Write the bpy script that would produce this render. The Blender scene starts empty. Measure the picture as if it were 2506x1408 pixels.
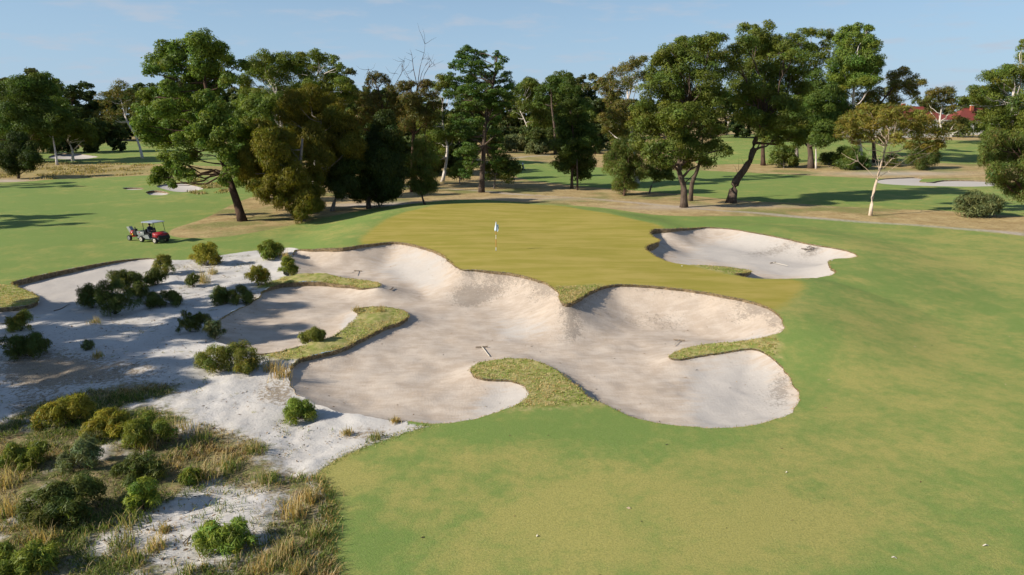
import bpy, bmesh, math, time
import numpy as np
from mathutils import Vector, geometry
T0 = time.time()
scene = bpy.context.scene
C = scene.collection
rng = np.random.default_rng(7)
R = math.radians

# ------------------------------------------------------------------ camera
CAM_Z, PITCH, F = 11.0, R(14.1), 1670.0          # drone eleven metres up; focal length in photograph pixels
cam = bpy.data.cameras.new('camera'); cam.sensor_width = 36.0; cam.lens = 36.0 * F / 2506.0
cam.clip_start = 0.5; cam.clip_end = 9000
camo = bpy.data.objects.new('camera', cam); C.objects.link(camo)
camo.location = (0, 0, CAM_Z); camo.rotation_euler = (R(90) - PITCH, 0, 0)
scene.camera = camo

# ------------------------------------------------------------------ sun, sky, exposure
SUN_EL, SUN_AZ = R(30.0), R(17.0)                 # light travels to +x and a little to +y
sd_ = Vector((math.cos(SUN_EL)*math.cos(SUN_AZ), math.cos(SUN_EL)*math.sin(SUN_AZ), -math.sin(SUN_EL)))
sun = bpy.data.lights.new('sun', 'SUN'); sun.energy = 5.0; sun.angle = R(0.55); sun.color = (1.0, 0.93, 0.82)
suno = bpy.data.objects.new('sun', sun); C.objects.link(suno)
suno.rotation_euler = sd_.to_track_quat('-Z', 'Y').to_euler(); suno.location = (-60, -20, 60)
world = bpy.data.worlds.new('World'); scene.world = world; world.use_nodes = True
wt = world.node_tree; wt.nodes.clear()
def wn(t, **k):
    n = wt.nodes.new(t)
    for a, b in k.items(): setattr(n, a, b)
    return n
sky = wn('ShaderNodeTexSky'); sky.sky_type = 'NISHITA'; sky.sun_disc = False
sky.sun_elevation = SUN_EL
sky.sun_rotation = math.atan2(-sd_.x, -sd_.y)     # towards the sun, clockwise from +Y
sky.altitude = 100; sky.air_density = 1.0; sky.dust_density = 0.2; sky.ozone_density = 3.0
tc = wn('ShaderNodeTexCoord')
sep = wn('ShaderNodeSeparateXYZ'); wt.links.new(tc.outputs['Generated'], sep.inputs[0])
zc = wn('ShaderNodeMath', operation='MAXIMUM'); wt.links.new(sep.outputs['Z'], zc.inputs[0]); zc.inputs[1].default_value = 0.0
zz = wn('ShaderNodeMath', operation='ADD'); wt.links.new(zc.outputs[0], zz.inputs[0]); zz.inputs[1].default_value = 0.12
cx = wn('ShaderNodeMath', operation='DIVIDE'); wt.links.new(sep.outputs['X'], cx.inputs[0]); wt.links.new(zz.outputs[0], cx.inputs[1])
cy = wn('ShaderNodeMath', operation='DIVIDE'); wt.links.new(sep.outputs['Y'], cy.inputs[0]); wt.links.new(zz.outputs[0], cy.inputs[1])
cmb = wn('ShaderNodeCombineXYZ'); wt.links.new(cx.outputs[0], cmb.inputs[0]); wt.links.new(cy.outputs[0], cmb.inputs[1])
nz = wn('ShaderNodeTexNoise'); nz.inputs['Scale'].default_value = 2.3; nz.inputs['Detail'].default_value = 7; nz.inputs['Roughness'].default_value = 0.58
wt.links.new(cmb.outputs[0], nz.inputs['Vector'])
rp = wn('ShaderNodeMapRange'); rp.interpolation_type = 'SMOOTHSTEP'
rp.inputs['From Min'].default_value = 0.48; rp.inputs['From Max'].default_value = 0.72; rp.inputs['To Max'].default_value = 0.6
wt.links.new(nz.outputs['Fac'], rp.inputs['Value'])
mx = wn('ShaderNodeMix', data_type='RGBA'); wt.links.new(rp.outputs[0], mx.inputs['Factor'])
wt.links.new(sky.outputs[0], mx.inputs[6]); mx.inputs[7].default_value = (4.5, 5.0, 5.8, 1)
hz = wn('ShaderNodeMapRange'); hz.interpolation_type = 'SMOOTHSTEP'; wt.links.new(zc.outputs[0], hz.inputs['Value'])   # thin pale veil low in the sky, all round
hz.inputs['From Min'].default_value = 0.0; hz.inputs['From Max'].default_value = 0.34; hz.inputs['To Min'].default_value = 0.8; hz.inputs['To Max'].default_value = 0.0
mh = wn('ShaderNodeMix', data_type='RGBA'); wt.links.new(hz.outputs[0], mh.inputs['Factor']); wt.links.new(sky.outputs[0], mh.inputs[6]); mh.inputs[7].default_value = (3.3, 4.85, 6.75, 1)
wt.links.new(mh.outputs[2], mx.inputs[6])
bg = wn('ShaderNodeBackground'); wt.links.new(mx.outputs[2], bg.inputs['Color']); bg.inputs['Strength'].default_value = 0.086
wo = wn('ShaderNodeOutputWorld'); wt.links.new(bg.outputs[0], wo.inputs['Surface'])
scene.view_settings.view_transform = 'Standard'; scene.view_settings.look = 'None'
scene.view_settings.exposure = 0.39; scene.view_settings.gamma = 1.0; scene.view_settings.use_curve_mapping = False
scene.render.engine = 'CYCLES'
scene.cycles.max_bounces = 5; scene.cycles.diffuse_bounces = 3; scene.cycles.transmission_bounces = 3
scene.cycles.use_denoising = True; scene.cycles.use_adaptive_sampling = True; scene.cycles.adaptive_threshold = 0.025

# ------------------------------------------------------------------ helpers
def tag(o, label=None, cat=None, group=None, kind=None):
    if label: o['label'] = label
    if cat: o['category'] = cat
    if group: o['group'] = group
    if kind: o['kind'] = kind
    return o
def empty(name, loc=(0, 0, 0), rz=0.0):
    o = bpy.data.objects.new(name, None); C.objects.link(o); o.location = loc; o.rotation_euler = (0, 0, rz)
    o.empty_display_size = 0.2
    return o
def mesh_np(name, V, Fc, mat, parent=None, smooth=False, col=None, attrs=None, loc=None):
    """V (n,3); Fc (m,k) index array or list of such arrays"""
    V = np.asarray(V, np.float32)
    if not isinstance(Fc, list): Fc = [Fc]
    Fc = [np.asarray(f, np.int32) for f in Fc if len(f)]
    me = bpy.data.meshes.new(name)
    me.vertices.add(len(V)); me.vertices.foreach_set('co', V.ravel())
    nl = sum(f.size for f in Fc); npoly = sum(len(f) for f in Fc)
    me.loops.add(nl); me.polygons.add(npoly)
    me.loops.foreach_set('vertex_index', np.concatenate([f.ravel() for f in Fc]))
    tot = np.concatenate([np.full(len(f), f.shape[1], np.int32) for f in Fc])
    st = np.concatenate([[0], np.cumsum(tot)[:-1]]).astype(np.int32)
    me.polygons.foreach_set('loop_start', st); me.polygons.foreach_set('loop_total', tot)
    if smooth: me.polygons.foreach_set('use_smooth', np.ones(npoly, bool))
    me.update(calc_edges=True)
    if col is not None:
        a = me.attributes.new('Col', 'FLOAT_COLOR', 'POINT')
        c4 = np.ones((len(V), 4), np.float32); c4[:, :3] = col
        a.data.foreach_set('color', c4.ravel())
    for k, v in (attrs or {}).items():
        a = me.attributes.new(k, 'FLOAT', 'POINT'); a.data.foreach_set('value', np.asarray(v, np.float32))
    if mat: me.materials.append(mat)
    o = bpy.data.objects.new(name, me); C.objects.link(o)
    if parent: o.parent = parent
    if loc is not None: o.location = loc
    return o

class Nodes:
    """tiny node-graph writer"""
    def __init__(s, name):
        s.m = bpy.data.materials.new(name); s.m.use_nodes = True; s.t = s.m.node_tree; s.t.nodes.clear()
        s.geo = s.t.nodes.new('ShaderNodeNewGeometry'); s.pos = s.geo.outputs['Position']
        s.tc = None
    def n(s, typ, **k):
        x = s.t.nodes.new(typ)
        for a, b in k.items(): setattr(x, a, b)
        return x
    def put(s, sock, v):
        if isinstance(v, bpy.types.NodeSocket): s.t.links.new(v, sock)
        elif isinstance(v, (tuple, list)) and len(v) == 3 and sock.type == 'RGBA': sock.default_value = (*v, 1)
        else: sock.default_value = v
    def attr(s, name, what='Fac'):
        a = s.n('ShaderNodeAttribute', attribute_name=name); return a.outputs[what]
    def noise(s, scale, detail=4, rough=0.55, vec=None, stretch=None, w=None):
        x = s.n('ShaderNodeTexNoise'); x.inputs['Scale'].default_value = scale
        x.inputs['Detail'].default_value = detail; x.inputs['Roughness'].default_value = rough
        v = vec or s.pos
        if stretch:
            mp = s.n('ShaderNodeMapping'); s.put(mp.inputs['Vector'], v)
            mp.inputs['Scale'].default_value = stretch[:3]
            if len(stretch) > 3: mp.inputs['Rotation'].default_value = (0, 0, stretch[3])
            v = mp.outputs[0]
        s.put(x.inputs['Vector'], v); return x.outputs['Fac']
    def math(s, op, a, b=0.0):
        x = s.n('ShaderNodeMath', operation=op); s.put(x.inputs[0], a); s.put(x.inputs[1], b); return x.outputs[0]
    def step(s, v, lo, hi, a=0.0, b=1.0):
        x = s.n('ShaderNodeMapRange', interpolation_type='SMOOTHSTEP'); s.put(x.inputs['Value'], v)
        x.inputs['From Min'].default_value = lo; x.inputs['From Max'].default_value = hi
        x.inputs['To Min'].default_value = a; x.inputs['To Max'].default_value = b; return x.outputs[0]
    def mix(s, f, a, b, mode='MIX'):
        x = s.n('ShaderNodeMix', data_type='RGBA', blend_type=mode); s.put(x.inputs['Factor'], f)
        s.put(x.inputs[6], a); s.put(x.inputs[7], b); return x.outputs[2]
    def scale(s, c, v):
        x = s.n('ShaderNodeVectorMath', operation='SCALE'); s.put(x.inputs[0], c); s.put(x.inputs['Scale'], v); return x.outputs[0]
    def bump(s, h, strength, dist, normal=None):
        x = s.n('ShaderNodeBump'); s.put(x.inputs['Height'], h); x.inputs['Strength'].default_value = strength
        x.inputs['Distance'].default_value = dist
        if normal: s.put(x.inputs['Normal'], normal)
        return x.outputs[0]
    def out(s, col, rough=0.9, normal=None, metal=0.0, spec=0.3, coat=0.0):
        p = s.n('ShaderNodeBsdfPrincipled'); s.put(p.inputs['Base Color'], col); s.put(p.inputs['Roughness'], rough)
        p.inputs['Metallic'].default_value = metal; p.inputs['Specular IOR Level'].default_value = spec
        p.inputs['Coat Weight'].default_value = coat
        if normal: s.put(p.inputs['Normal'], normal)
        o = s.n('ShaderNodeOutputMaterial'); s.t.links.new(p.outputs[0], o.inputs['Surface']); return s.m
def plain(name, col, rough=0.6, metal=0.0, var=0.15, vscale=6.0, spec=0.4, coat=0.0):
    g = Nodes(name); f = g.noise(vscale, 5)
    a = tuple(c*(1-var) for c in col); b = tuple(min(1, c*(1+var)) for c in col)
    return g.out(g.mix(f, a, b), rough, metal=metal, spec=spec, coat=coat)

# ------------------------------------------------------------------ from picture to place
cp, sp = math.cos(PITCH), math.sin(PITCH)
def ray(p):
    p = np.atleast_2d(np.asarray(p, float)); a = (p[:, 0]-1253)/F; b = (p[:, 1]-704)/F
    return np.stack([a, cp - b*sp, -sp - b*cp], 1)       # forward component is one
def at_depth(x, y, d):
    return np.array([0, 0, CAM_Z]) + ray((x, y))[0]*d
def to_px(P):
    P = np.atleast_2d(P); q = P - np.array([0, 0, CAM_Z])
    f = q[:, 1]*cp - q[:, 2]*sp; u = q[:, 1]*sp + q[:, 2]*cp
    return np.stack([1253 + F*q[:, 0]/f, 704 - F*u/f], 1), f
def on_plane(p, z):
    d = ray(p); t = (z-CAM_Z)/d[:, 2]; return (d*t[:, None])[:, :2]
def seg_dist(pts, poly):
    a = poly; b = np.roll(poly, -1, 0); ab = b-a; L = (ab**2).sum(1)+1e-12
    out = np.empty(len(pts))
    for i in range(0, len(pts), 20000):
        q = pts[i:i+20000]; d = q[:, None]-a[None]
        t = np.clip((d*ab).sum(2)/L, 0, 1); e = d - t[..., None]*ab
        out[i:i+20000] = np.sqrt((e**2).sum(2).min(1))
    return out
def inside(pts, poly):
    x, y = pts[:, 0], pts[:, 1]; r = np.zeros(len(pts), bool)
    lo, hi = poly.min(0), poly.max(0)
    idx = np.where((x >= lo[0]) & (x <= hi[0]) & (y >= lo[1]) & (y <= hi[1]))[0]
    xs, ys = x[idx], y[idx]; rr = np.zeros(len(idx), bool)
    n = len(poly)
    for i in range(n):
        x1, y1 = poly[i]; x2, y2 = poly[(i+1) % n]
        if y1 == y2: continue
        c = (y1 > ys) != (y2 > ys)
        rr ^= c & (xs < (x2-x1)*(ys-y1)/(y2-y1)+x1)
    r[idx] = rr; return r
def sdf(pts, poly, clampv=4.0):
    lo, hi = poly.min(0)-clampv, poly.max(0)+clampv
    m = (pts[:, 0] > lo[0]) & (pts[:, 0] < hi[0]) & (pts[:, 1] > lo[1]) & (pts[:, 1] < hi[1])
    out = np.full(len(pts), -clampv); ix = np.where(m)[0]
    if len(ix):
        d = np.minimum(seg_dist(pts[ix], poly), clampv); s = inside(pts[ix], poly)
        out[ix] = np.where(s, d, -d)
    return out
def smooth_poly(P, ds, closed=True):
    """Catmull-Rom through P, resampled about every ds; P may carry extra columns"""
    P = np.asarray(P, float); n = len(P); out = []
    for i in range(n if closed else n-1):
        g = lambda k: P[k % n] if closed else P[min(max(k, 0), n-1)]
        p0, p1, p2, p3 = g(i-1), g(i), g(i+1), g(i+2)
        m = max(2, int(np.linalg.norm((p2-p1)[:2])/ds))
        t = np.linspace(0, 1, m, endpoint=False)[:, None]
        c = 0.5*((2*p1)+(p2-p0)*t+(2*p0-5*p1+4*p2-p3)*t**2+(3*p1-p0-3*p2+p3)*t**3)
        lin = p1+(p2-p1)*t
        out.append(0.75*c+0.25*lin)
    if not closed: out.append(P[-1:])
    return np.concatenate(out)
def sstep(v, a, b):
    t = np.clip((v-a)/(b-a), 0, 1); return t*t*(3-2*t)
def wavy(x, y, s=1.0, k=0.0):
    return (np.sin(x*0.31*s+1.3+k)*np.cos(y*0.27*s+0.4+k)+0.6*np.sin(x*0.73*s+y*0.51*s+2.1+k)+0.4*np.cos(x*1.31*s-y*1.17*s+k))/2.0

_tab = np.random.default_rng(3).uniform(-.5, .5, (256, 256))
def vnoise(x, y, k=0):
    """smooth value noise, -0.5 to 0.5"""
    x = np.asarray(x)+k*17.3; y = np.asarray(y)+k*9.7
    a, b = x*.8+y*.6, y*.8-x*.6
    i, j = np.floor(a).astype(int), np.floor(b).astype(int); u, v = a-i, b-j; u = u*u*(3-2*u); v = v*v*(3-2*v)
    g = lambda p, q: _tab[p & 255, q & 255]
    return (g(i, j)*(1-u)+g(i+1, j)*u)*(1-v)+(g(i, j+1)*(1-u)+g(i+1, j+1)*u)*v

# ------------------------------------------------------------------ land form
GREEN_PX = [(880,588),(905,565),(940,540),(985,521),(1040,508),(1110,502),(1200,500),(1300,502),(1400,510),(1480,521),(1560,539),(1615,552),
 (1640,575),(1660,600),(1700,640),(1780,668),(1850,682),(1930,684),(1965,690),(1968,705),(1935,735),(1905,757),(1860,752),(1780,738),(1700,724),(1600,712),
 (1500,705),(1440,722),(1400,742),(1380,745),(1350,725),(1300,692),(1250,680),(1150,670),(1115,662),(1085,634),(1040,615),(960,600),(900,605)]
PLATEAU = smooth_poly(on_plane(GREEN_PX, 1.0), 1.0)
RB_PX = [(1600,552),(1900,560),(2110,610),(2120,650),(2060,690),(1850,700),(1600,640)]
RISE2 = smooth_poly(on_plane(RB_PX, 0.7), 1.5)
def zb(x, y):
    """height of the ground before the bunkers are cut"""
    x = np.asarray(x, float); y = np.asarray(y, float); sh = x.shape
    p = np.stack([x.ravel(), y.ravel()], 1)
    z = np.zeros(len(p))
    near = (p[:, 1] > 20) & (p[:, 1] < 95) & (np.abs(p[:, 0]) < 60)
    if near.any():
        q = p[near]
        d1 = -sdf(q, PLATEAU, 9.0); d2 = -sdf(q, RISE2, 9.0)
        a = 1.0*(1-sstep(d1, 0.0, 8.5)); b = 0.75*(1-sstep(d2, -1.0, 8.5))
        # the back left shoulder of the green stands a little prouder
        g = 0.35*np.exp(-(((q[:, 0]+7)/9)**2+((q[:, 1]-74)/5)**2))
        z[near] = np.maximum(a, b)+g
    X, Y = p[:, 0], p[:, 1]
    far = sstep(Y, 60, 140)
    z += 0.10*wavy(X, Y, 0.45)*(1-far)+0.35*wavy(X, Y, 0.12, 2.0)*far
    z += 4.2*sstep(Y, 120, 235)*sstep(X, 10, 70)                      # the ground climbs to the houses on the right
    z += 1.0*sstep(Y, 100, 200)*(1-sstep(X, 0, 60))
    z += 9.0*sstep(Y, 330, 900)
    return z.reshape(sh)
def ground(p):
    """photograph pixels -> points on the ground"""
    d = ray(p); z = np.zeros(len(d))
    for k in range(14):
        t = np.clip((z-CAM_Z)/np.minimum(d[:, 2], -1e-3), 0, 3000)
        zn = zb(d[:, 0]*t, d[:, 1]*t); z = z+(zn-z)*(0.8 if k < 8 else 0.5)
    t = (z-CAM_Z)/np.minimum(d[:, 2], -1e-3)
    return np.stack([d[:, 0]*t, d[:, 1]*t, zb(d[:, 0]*t, d[:, 1]*t)], 1)
def gpoly(px, ds=0.5, closed=True): return smooth_poly(ground(px)[:, :2], ds, closed)

# bunker outlines in photograph pixels with the depth of the turf lip at each point
MAIN = [(722,612,.10),(760,610,.22),(800,608,.30),(840,606,.32),(900,598,.26),(960,592,.22),(1000,596,.22),(1040,606,.22),(1080,622,.22),(1105,640,.2),(1119,654,.1),(1135,660,.08),
 (1160,660,.15),(1200,663,.2),(1250,668,.2),(1300,680,.18),(1340,695,.14),(1362,712,.12),(1370,730,.14),(1380,741,.2),(1396,741,.25),(1420,729,.25),(1445,713,.24),(1480,700,.2),(1520,696,.18),(1600,700,.17),
 (1700,711,.17),(1780,725,.17),(1840,738,.16),(1880,752,.14),(1905,770,.12),(1917,790,.08),(1917,805,.06),(1900,818,.05),(1860,828,.05),(1800,837,.05),(1740,842,.05),(1690,850,.06),(1652,862,.07),(1632,872,.07),
 (1650,878,.08),(1700,873,.10),(1760,863,.10),(1810,853,.10),(1845,852,.10),(1880,864,.09),(1915,897,.08),(1940,935,.07),(1957,970,.06),(1955,990,.05),(1930,1012,.05),(1880,1032,.05),(1820,1044,.05),(1740,1048,.05),
 (1660,1042,.06),(1580,1028,.08),(1520,1010,.12),(1480,992,.18),(1440,970,.24),(1410,947,.26),(1375,917,.24),(1345,898,.16),(1325,887,.08),(1290,879,.06),(1240,878,.06),(1190,885,.06),(1157,896,.08),(1148,908,.10),(1160,920,.12),
 (1200,928,.12),(1250,931,.10),(1280,940,.08),(1293,955,.06),(1290,968,.05),(1265,988,.05),(1220,1008,.05),(1160,1024,.05),(1100,1034,.05),(1040,1036,.04),(980,1031,.02),(920,1024,.0),(870,1016,.0),(820,1005,.0),
 (775,990,.0),(738,970,.0),(716,948,.03),(708,925,.08),(708,900,.18),(722,882,.24),(750,872,.24),(800,862,.24),(850,846,.24),(890,826,.24),(940,801,.24),(980,786,.25),(995,773,.22),(985,761,.10),(955,752,.05),(915,750,.04),(880,753,.05),
 (866,760,.08),(877,770,.10),(865,785,.10),(845,801,.08),(815,823,.06),(775,838,.05),(725,850,.04),(680,861,.03),(640,866,.0),(600,862,.0),(560,850,.0),(525,832,.0),(515,812,.0),(535,792,.02),(552,772,.06),(590,752,.05),(622,736,.05),(640,718,.10),
 (655,705,.22),(690,694,.32),(740,690,.34),(800,692,.30),(850,698,.24),(890,705,.14),(922,703,.06),(931,694,.05),(905,687,.05),(860,682,.05),(820,675,.05),(780,670,.04),(740,672,.03),(705,678,.02),(690,668,.0),(700,650,.0),(716,634,.0)]
RIGHT = [(1590,568,.55),(1602,560,.5),(1640,560,.36),(1680,558,.26),(1730,556,.14),(1790,560,.10),(1850,570,.10),(1920,583,.12),(1990,598,.12),(2050,608,.10),(2088,619,.08),(2097,627,.07),(2080,632,.06),(2042,634,.08),(2027,641,.16),(2032,655,.20),(2045,664,.16),(2040,672,.10),
 (2010,679,.06),(1960,682,.06),(1900,683,.07),(1850,682,.12),(1815,677,.3),(1797,671,.42),(1815,669,.36),(1840,666,.2),(1834,661,.08),(1800,656,.05),(1760,652,.05),(1710,649,.06),(1680,648,.08),(1645,643,.12),(1612,632,.25),(1588,617,.45),(1580,606,.62),(1587,599,.62),(1602,594,.55),(1614,590,.42),(1610,585,.42),(1596,578,.55)]
LEFT = [(25,692,.42),(60,682,.42),(120,668,.40),(200,652,.32),(260,642,.24),(310,635,.16),(360,632,.10),(388,635,.05),(398,645,.0),(385,662,.0),(350,680,.0),(300,705,.0),(240,725,.0),(190,745,.0),(130,765,.0),(60,780,.0),(0,792,.0),(-60,795,.0),(-90,775,.12),(-60,757,.22),
 (0,753,.28),(40,751,.28),(78,744,.28),(95,733,.28),(80,718,.28),(45,704,.34)]
FARL = [(357,470,.3),(375,466,.35),(400,468,.3),(414,474,.1),(395,478,.05),(365,477,.05)]
FARM = [(383,455,.15),(410,450,.15),(450,449,.12),(480,455,.10),(497,462,.05),(470,469,.03),(435,470,.03),(400,463,.05)]
FARN = [(300,460,.25),(320,459,.25),(345,460,.2),(352,463,.05),(330,465,.03),(308,464,.05)]
FARR = [(2140,444,.1),(2160,438,.15),(2200,435,.2),(2240,434,.2),(2258,437,.2),(2250,444,.2),(2275,446,.25),(2310,441,.25),(2360,441,.2),(2420,443,.2),(2450,448,.2),(2440,455,.06),(2380,457,.06),(2300,456,.06),(2220,454,.06),(2160,450,.06)]
FARG = [(118,386,.15),(130,379,.3),(150,375,.3),(190,376,.25),(225,381,.1),(240,384,.05),(210,389,.04),(160,390,.04)]
BUNKERS = [  # name, outline, floor level, face width, label
 ('greenside_bunker', MAIN, -0.45, 3.0, 'sprawling pale sand bunker with grassy fingers in front of the green', .16),
 ('greenside_bunker', RIGHT, -0.35, 2.8, 'white sand bunker cut into the right side of the green', .2),
 ('fairway_bunker', LEFT, -0.35, 1.6, 'pale sand bunker running into the scrubby waste by the left fairway', .25),
 ('fairway_bunker', FARL, -0.45, 1.2, 'small shadowed pot bunker beyond the utility cart', .5),
 ('fairway_bunker', FARM, -0.3, 1.5, 'small white bunker under the low bough of the big wattle tree', .5),
 ('fairway_bunker', FARN, -0.3, 1.0, 'thin sliver of dark bunker left of the small pot bunker', .5),
 ('fairway_bunker', FARR, -0.2, 2.0, 'white sand bunker across the far right fairway behind the leaning gum', .6),
 ('fairway_bunker', FARG, 0.3, 2.0, 'distant sand bunker under the white forked gum at far left', .8)]
bl = []
for nm, px, zf, wf, lab, ds in BUNKERS:
    px = np.array(px, float); g = ground(px[:, :2])
    P = smooth_poly(np.column_stack([g[:, :2], px[:, 2]]), ds)
    arc = np.cumsum(np.linalg.norm(np.diff(P[:, :2], axis=0, prepend=P[:1, :2]), axis=1)); fade = np.clip(np.minimum(arc, arc[-1]-arc), 0, 1)
    for ax in (0, 1): P[:, ax] += fade*(.16*vnoise(arc*1.3, arc*0+ax*7, 3)+.10*vnoise(arc*3.7, arc*0+ax*5, 8))     # crumbled, uneven edge
    bl.append(P)

# ground zones (pixels)
MOWN1 = [(-900,470),(0,447),(120,440),(260,434),(430,427),(520,432),(600,440),(800,470),(1100,480),(1500,480),(1700,500),(2100,530),(2506,560),(3100,620),(4200,800),(4200,1500),(1400,1800),(-1500,1800),(-2500,1000)]
DRY1 = [(412,573),(425,560),(478,543),(520,526),(560,505),(610,485),(680,470),(760,440),(1000,425),(1150,420),(1290,430),(1290,441),(1330,446),(1420,456),(1520,464),(1620,472),(1720,482),(1790,489),(1860,494),(1960,499),(2100,508),(2210,513),(2310,516),(2506,530),(2900,560),(3300,640),
 (2900,625),(2506,578),(2380,560),(2250,551),(2100,541),(2000,535),(1900,531),(1800,529),(1700,530),(1600,526),(1520,515),(1450,507),(1400,503),(1330,499),(1250,494),(1170,489),(1080,492),(960,504),(870,518),(780,536),(720,550),(640,566),(560,579),(500,583),(440,582)]
MOWN2 = [(1240,420),(1262,392),(1350,401),(1480,411),(1560,418),(1700,417),(1900,426),(2000,431),(2140,437),(2300,438),(2450,447),(2700,460),(3000,520),(2900,556),(2506,530),(2310,516),(2210,513),(2100,508),(1960,499),(1860,494),(1790,489),(1720,482),(1620,472),(1520,464),(1420,456),(1330,446),(1290,441)]
MOWN3 = [(1780,330),(1900,330),(2000,338),(2150,340),(2400,345),(2480,350),(2500,398),(2400,402),(2250,398),(2000,398),(1900,400),(1800,402),(1700,395)]
MOWN4 = [(90,374),(160,368),(250,350),(300,346),(400,348),(560,352),(640,362),(640,402),(560,408),(400,402),(330,404),(230,402),(100,398),(60,388)]
MOWN5 = [(1240,345),(1310,345),(1345,352),(1330,362),(1260,364),(1225,356)]
WASTE = [(-700,760),(-60,756),(0,753),(40,751),(78,744),(95,733),(80,718),(45,704),(25,692),(60,682),(120,668),(200,652),(260,642),(310,635),(360,632),(388,634),(430,637),(470,635),(520,628),(580,619),(640,612),(700,606),(725,608),
 (760,640),(900,700),(1000,800),(1000,950),(1000,1038),(1050,1041),(1000,1056),(940,1076),(870,1102),(815,1128),(775,1160),(768,1170),(790,1192),(806,1240),(795,1330),(780,1408),(760,1560),(700,1800),(-1500,1800),(-2500,1000)]
TURF_A = [(632,702),(690,680),(735,671),(780,668),(850,678),(900,685),(936,692),(928,706),(885,706),(850,699),(800,693),(740,691),(690,695),(650,706)]
TURF_B = [(640,868),(700,855),(760,842),(815,822),(848,800),(870,782),(878,768),(864,758),(880,751),(920,748),(960,750),(990,760),(998,773),(980,788),(940,803),(890,828),(850,848),(800,864),(745,874),(700,880)]
TURF_C = [(1140,910),(1150,895),(1190,882),(1240,875),(1290,876),(1330,885),(1380,915),(1445,972),(1470,988),(1400,994),(1330,996),(1270,1000),(1250,1000),(1290,970),(1296,955),(1282,938),(1250,929),(1200,926),(1158,920)]
TURF_D = [(1628,873),(1655,860),(1690,848),(1740,840),(1800,835),(1870,826),(1900,830),(1900,870),(1860,858),(1840,850),(1800,855),(1760,865),(1700,875),(1650,880)]
TURF_E = [(1352,708),(1372,702),(1420,700),(1470,698),(1445,715),(1420,731),(1396,744),(1378,744),(1368,730)]
TURF_F = [(1690,647),(1740,650),(1800,655),(1842,662),(1842,668),(1795,672),(1760,664),(1720,656)]
TURF_G = [(-80,700),(0,697),(42,703),(80,717),(97,733),(80,745),(40,752),(0,754),(-80,757)]
VEG = [(-400,1040),(0,1035),(60,1005),(110,985),(200,965),(300,945),(425,938),(425,965),(340,990),(420,1005),(520,1045),(600,1075),(655,1098),(640,1120),(690,1150),(700,1172),(770,1165),(806,1235),(795,1330),(785,1408),(760,1560),(-800,1560)]
SANDGAP = [(400,1235),(470,1205),(560,1190),(660,1195),(700,1225),(660,1275),(640,1330),(560,1375),(470,1395),(380,1380),(330,1330),(290,1345),(230,1370),(200,1340),(270,1290),(350,1260)]
PATH = [(900,448),(985,456),(1100,463),(1180,468),(1250,475),(1330,480),(1450,487),(1600,501),(1720,512),(1800,518),(1880,524),(1990,534),(2090,542),(2300,556),(2440,567),(2520,576),(2700,596)]
PATH2 = [(1225,392),(1255,387),(1300,383),(1345,380)]
Z = {k: gpoly(v, 1.0) for k, v in dict(mown1=MOWN1, dry1=DRY1, mown2=MOWN2, mown3=MOWN3, mown4=MOWN4, mown5=MOWN5, waste=WASTE, green=GREEN_PX).items()}
for k, v in dict(ta=TURF_A, tb=TURF_B, tc=TURF_C, td=TURF_D, te=TURF_E, tf=TURF_F, tg=TURF_G, veg=VEG, gap=SANDGAP).items(): Z[k] = gpoly(v, 0.4)
def ribbon(line, w):
    L = gpoly(line, 2.0, closed=False); t = np.gradient(L, axis=0); t /= np.linalg.norm(t, axis=1)[:, None]+1e-9
    nn = np.stack([-t[:, 1], t[:, 0]], 1); ww = w*(1+0.25*np.sin(np.arange(len(L))*0.7))[:, None]
    return np.concatenate([L+nn*ww, (L-nn*ww)[::-1]])
Z['path'] = ribbon(PATH, .72); Z['path2'] = ribbon(PATH2, 1.3)

# ------------------------------------------------------------------ ground mesh: one triangulation, bunkers taken out of it
pts = []
d = 9.0
while d < 420:
    st = d*(0.0085 if d < 90 else 0.014)
    hw = 0.92*d+14
    xs = np.arange(-hw, hw, st)+rng.uniform(0, st)
    pts.append(np.stack([xs+rng.uniform(-.2, .2, len(xs))*st, np.full(len(xs), d)+rng.uniform(-.2, .2, len(xs))*st], 1)); d += st
gx, gy = np.meshgrid(np.arange(-90, 91, 3.0), np.arange(-40, 9, 3.0)); pts.append(np.stack([gx.ravel(), gy.ravel()+.01], 1))
gx, gy = np.meshgrid(np.linspace(-4000, 4000, 60), np.linspace(-1500, 6000, 60)); far = np.stack([gx.ravel(), gy.ravel()], 1)
far = far[~((np.abs(far[:, 0]) < 420) & (far[:, 1] > -60) & (far[:, 1] < 440))]; pts.append(far)
gx, gy = np.meshgrid(np.arange(-480, 481, 24.0), np.arange(-60, 480, 24.0)); mid = np.stack([gx.ravel(), gy.ravel()], 1)
mid = mid[(np.abs(mid[:, 0]) > 0.92*np.maximum(mid[:, 1], 9)+16) | (mid[:, 1] > 424)]; mid = mid[~((np.abs(mid[:, 0]) < 92) & (mid[:, 1] < 10))]; pts.append(mid)
pts = np.concatenate(pts)
edges, rims = [], []
keep = np.ones(len(pts), bool)
for P in bl:
    s = sdf(pts, P[:, :2], 1.0); keep &= ~(np.abs(s) < 0.05)
pts = pts[keep]; n0 = len(pts); allp = [pts]
for P in bl:
    m = len(P); ix = np.arange(n0, n0+m); edges += [(int(ix[i]), int(ix[(i+1) % m])) for i in range(m)]
    allp.append(P[:, :2]); n0 += m
pts = np.concatenate(allp)
res = geometry.delaunay_2d_cdt([Vector((float(a), float(b))) for a, b in pts], edges, [], 0, 1e-4, False)
V2 = np.array([(v.x, v.y) for v in res[0]]); TRI = np.array(res[2], np.int32)
print('cdt', len(V2), len(TRI), round(time.time()-T0, 1))
cen = V2[TRI].mean(1)
owner = np.full(len(TRI), -1)
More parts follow.
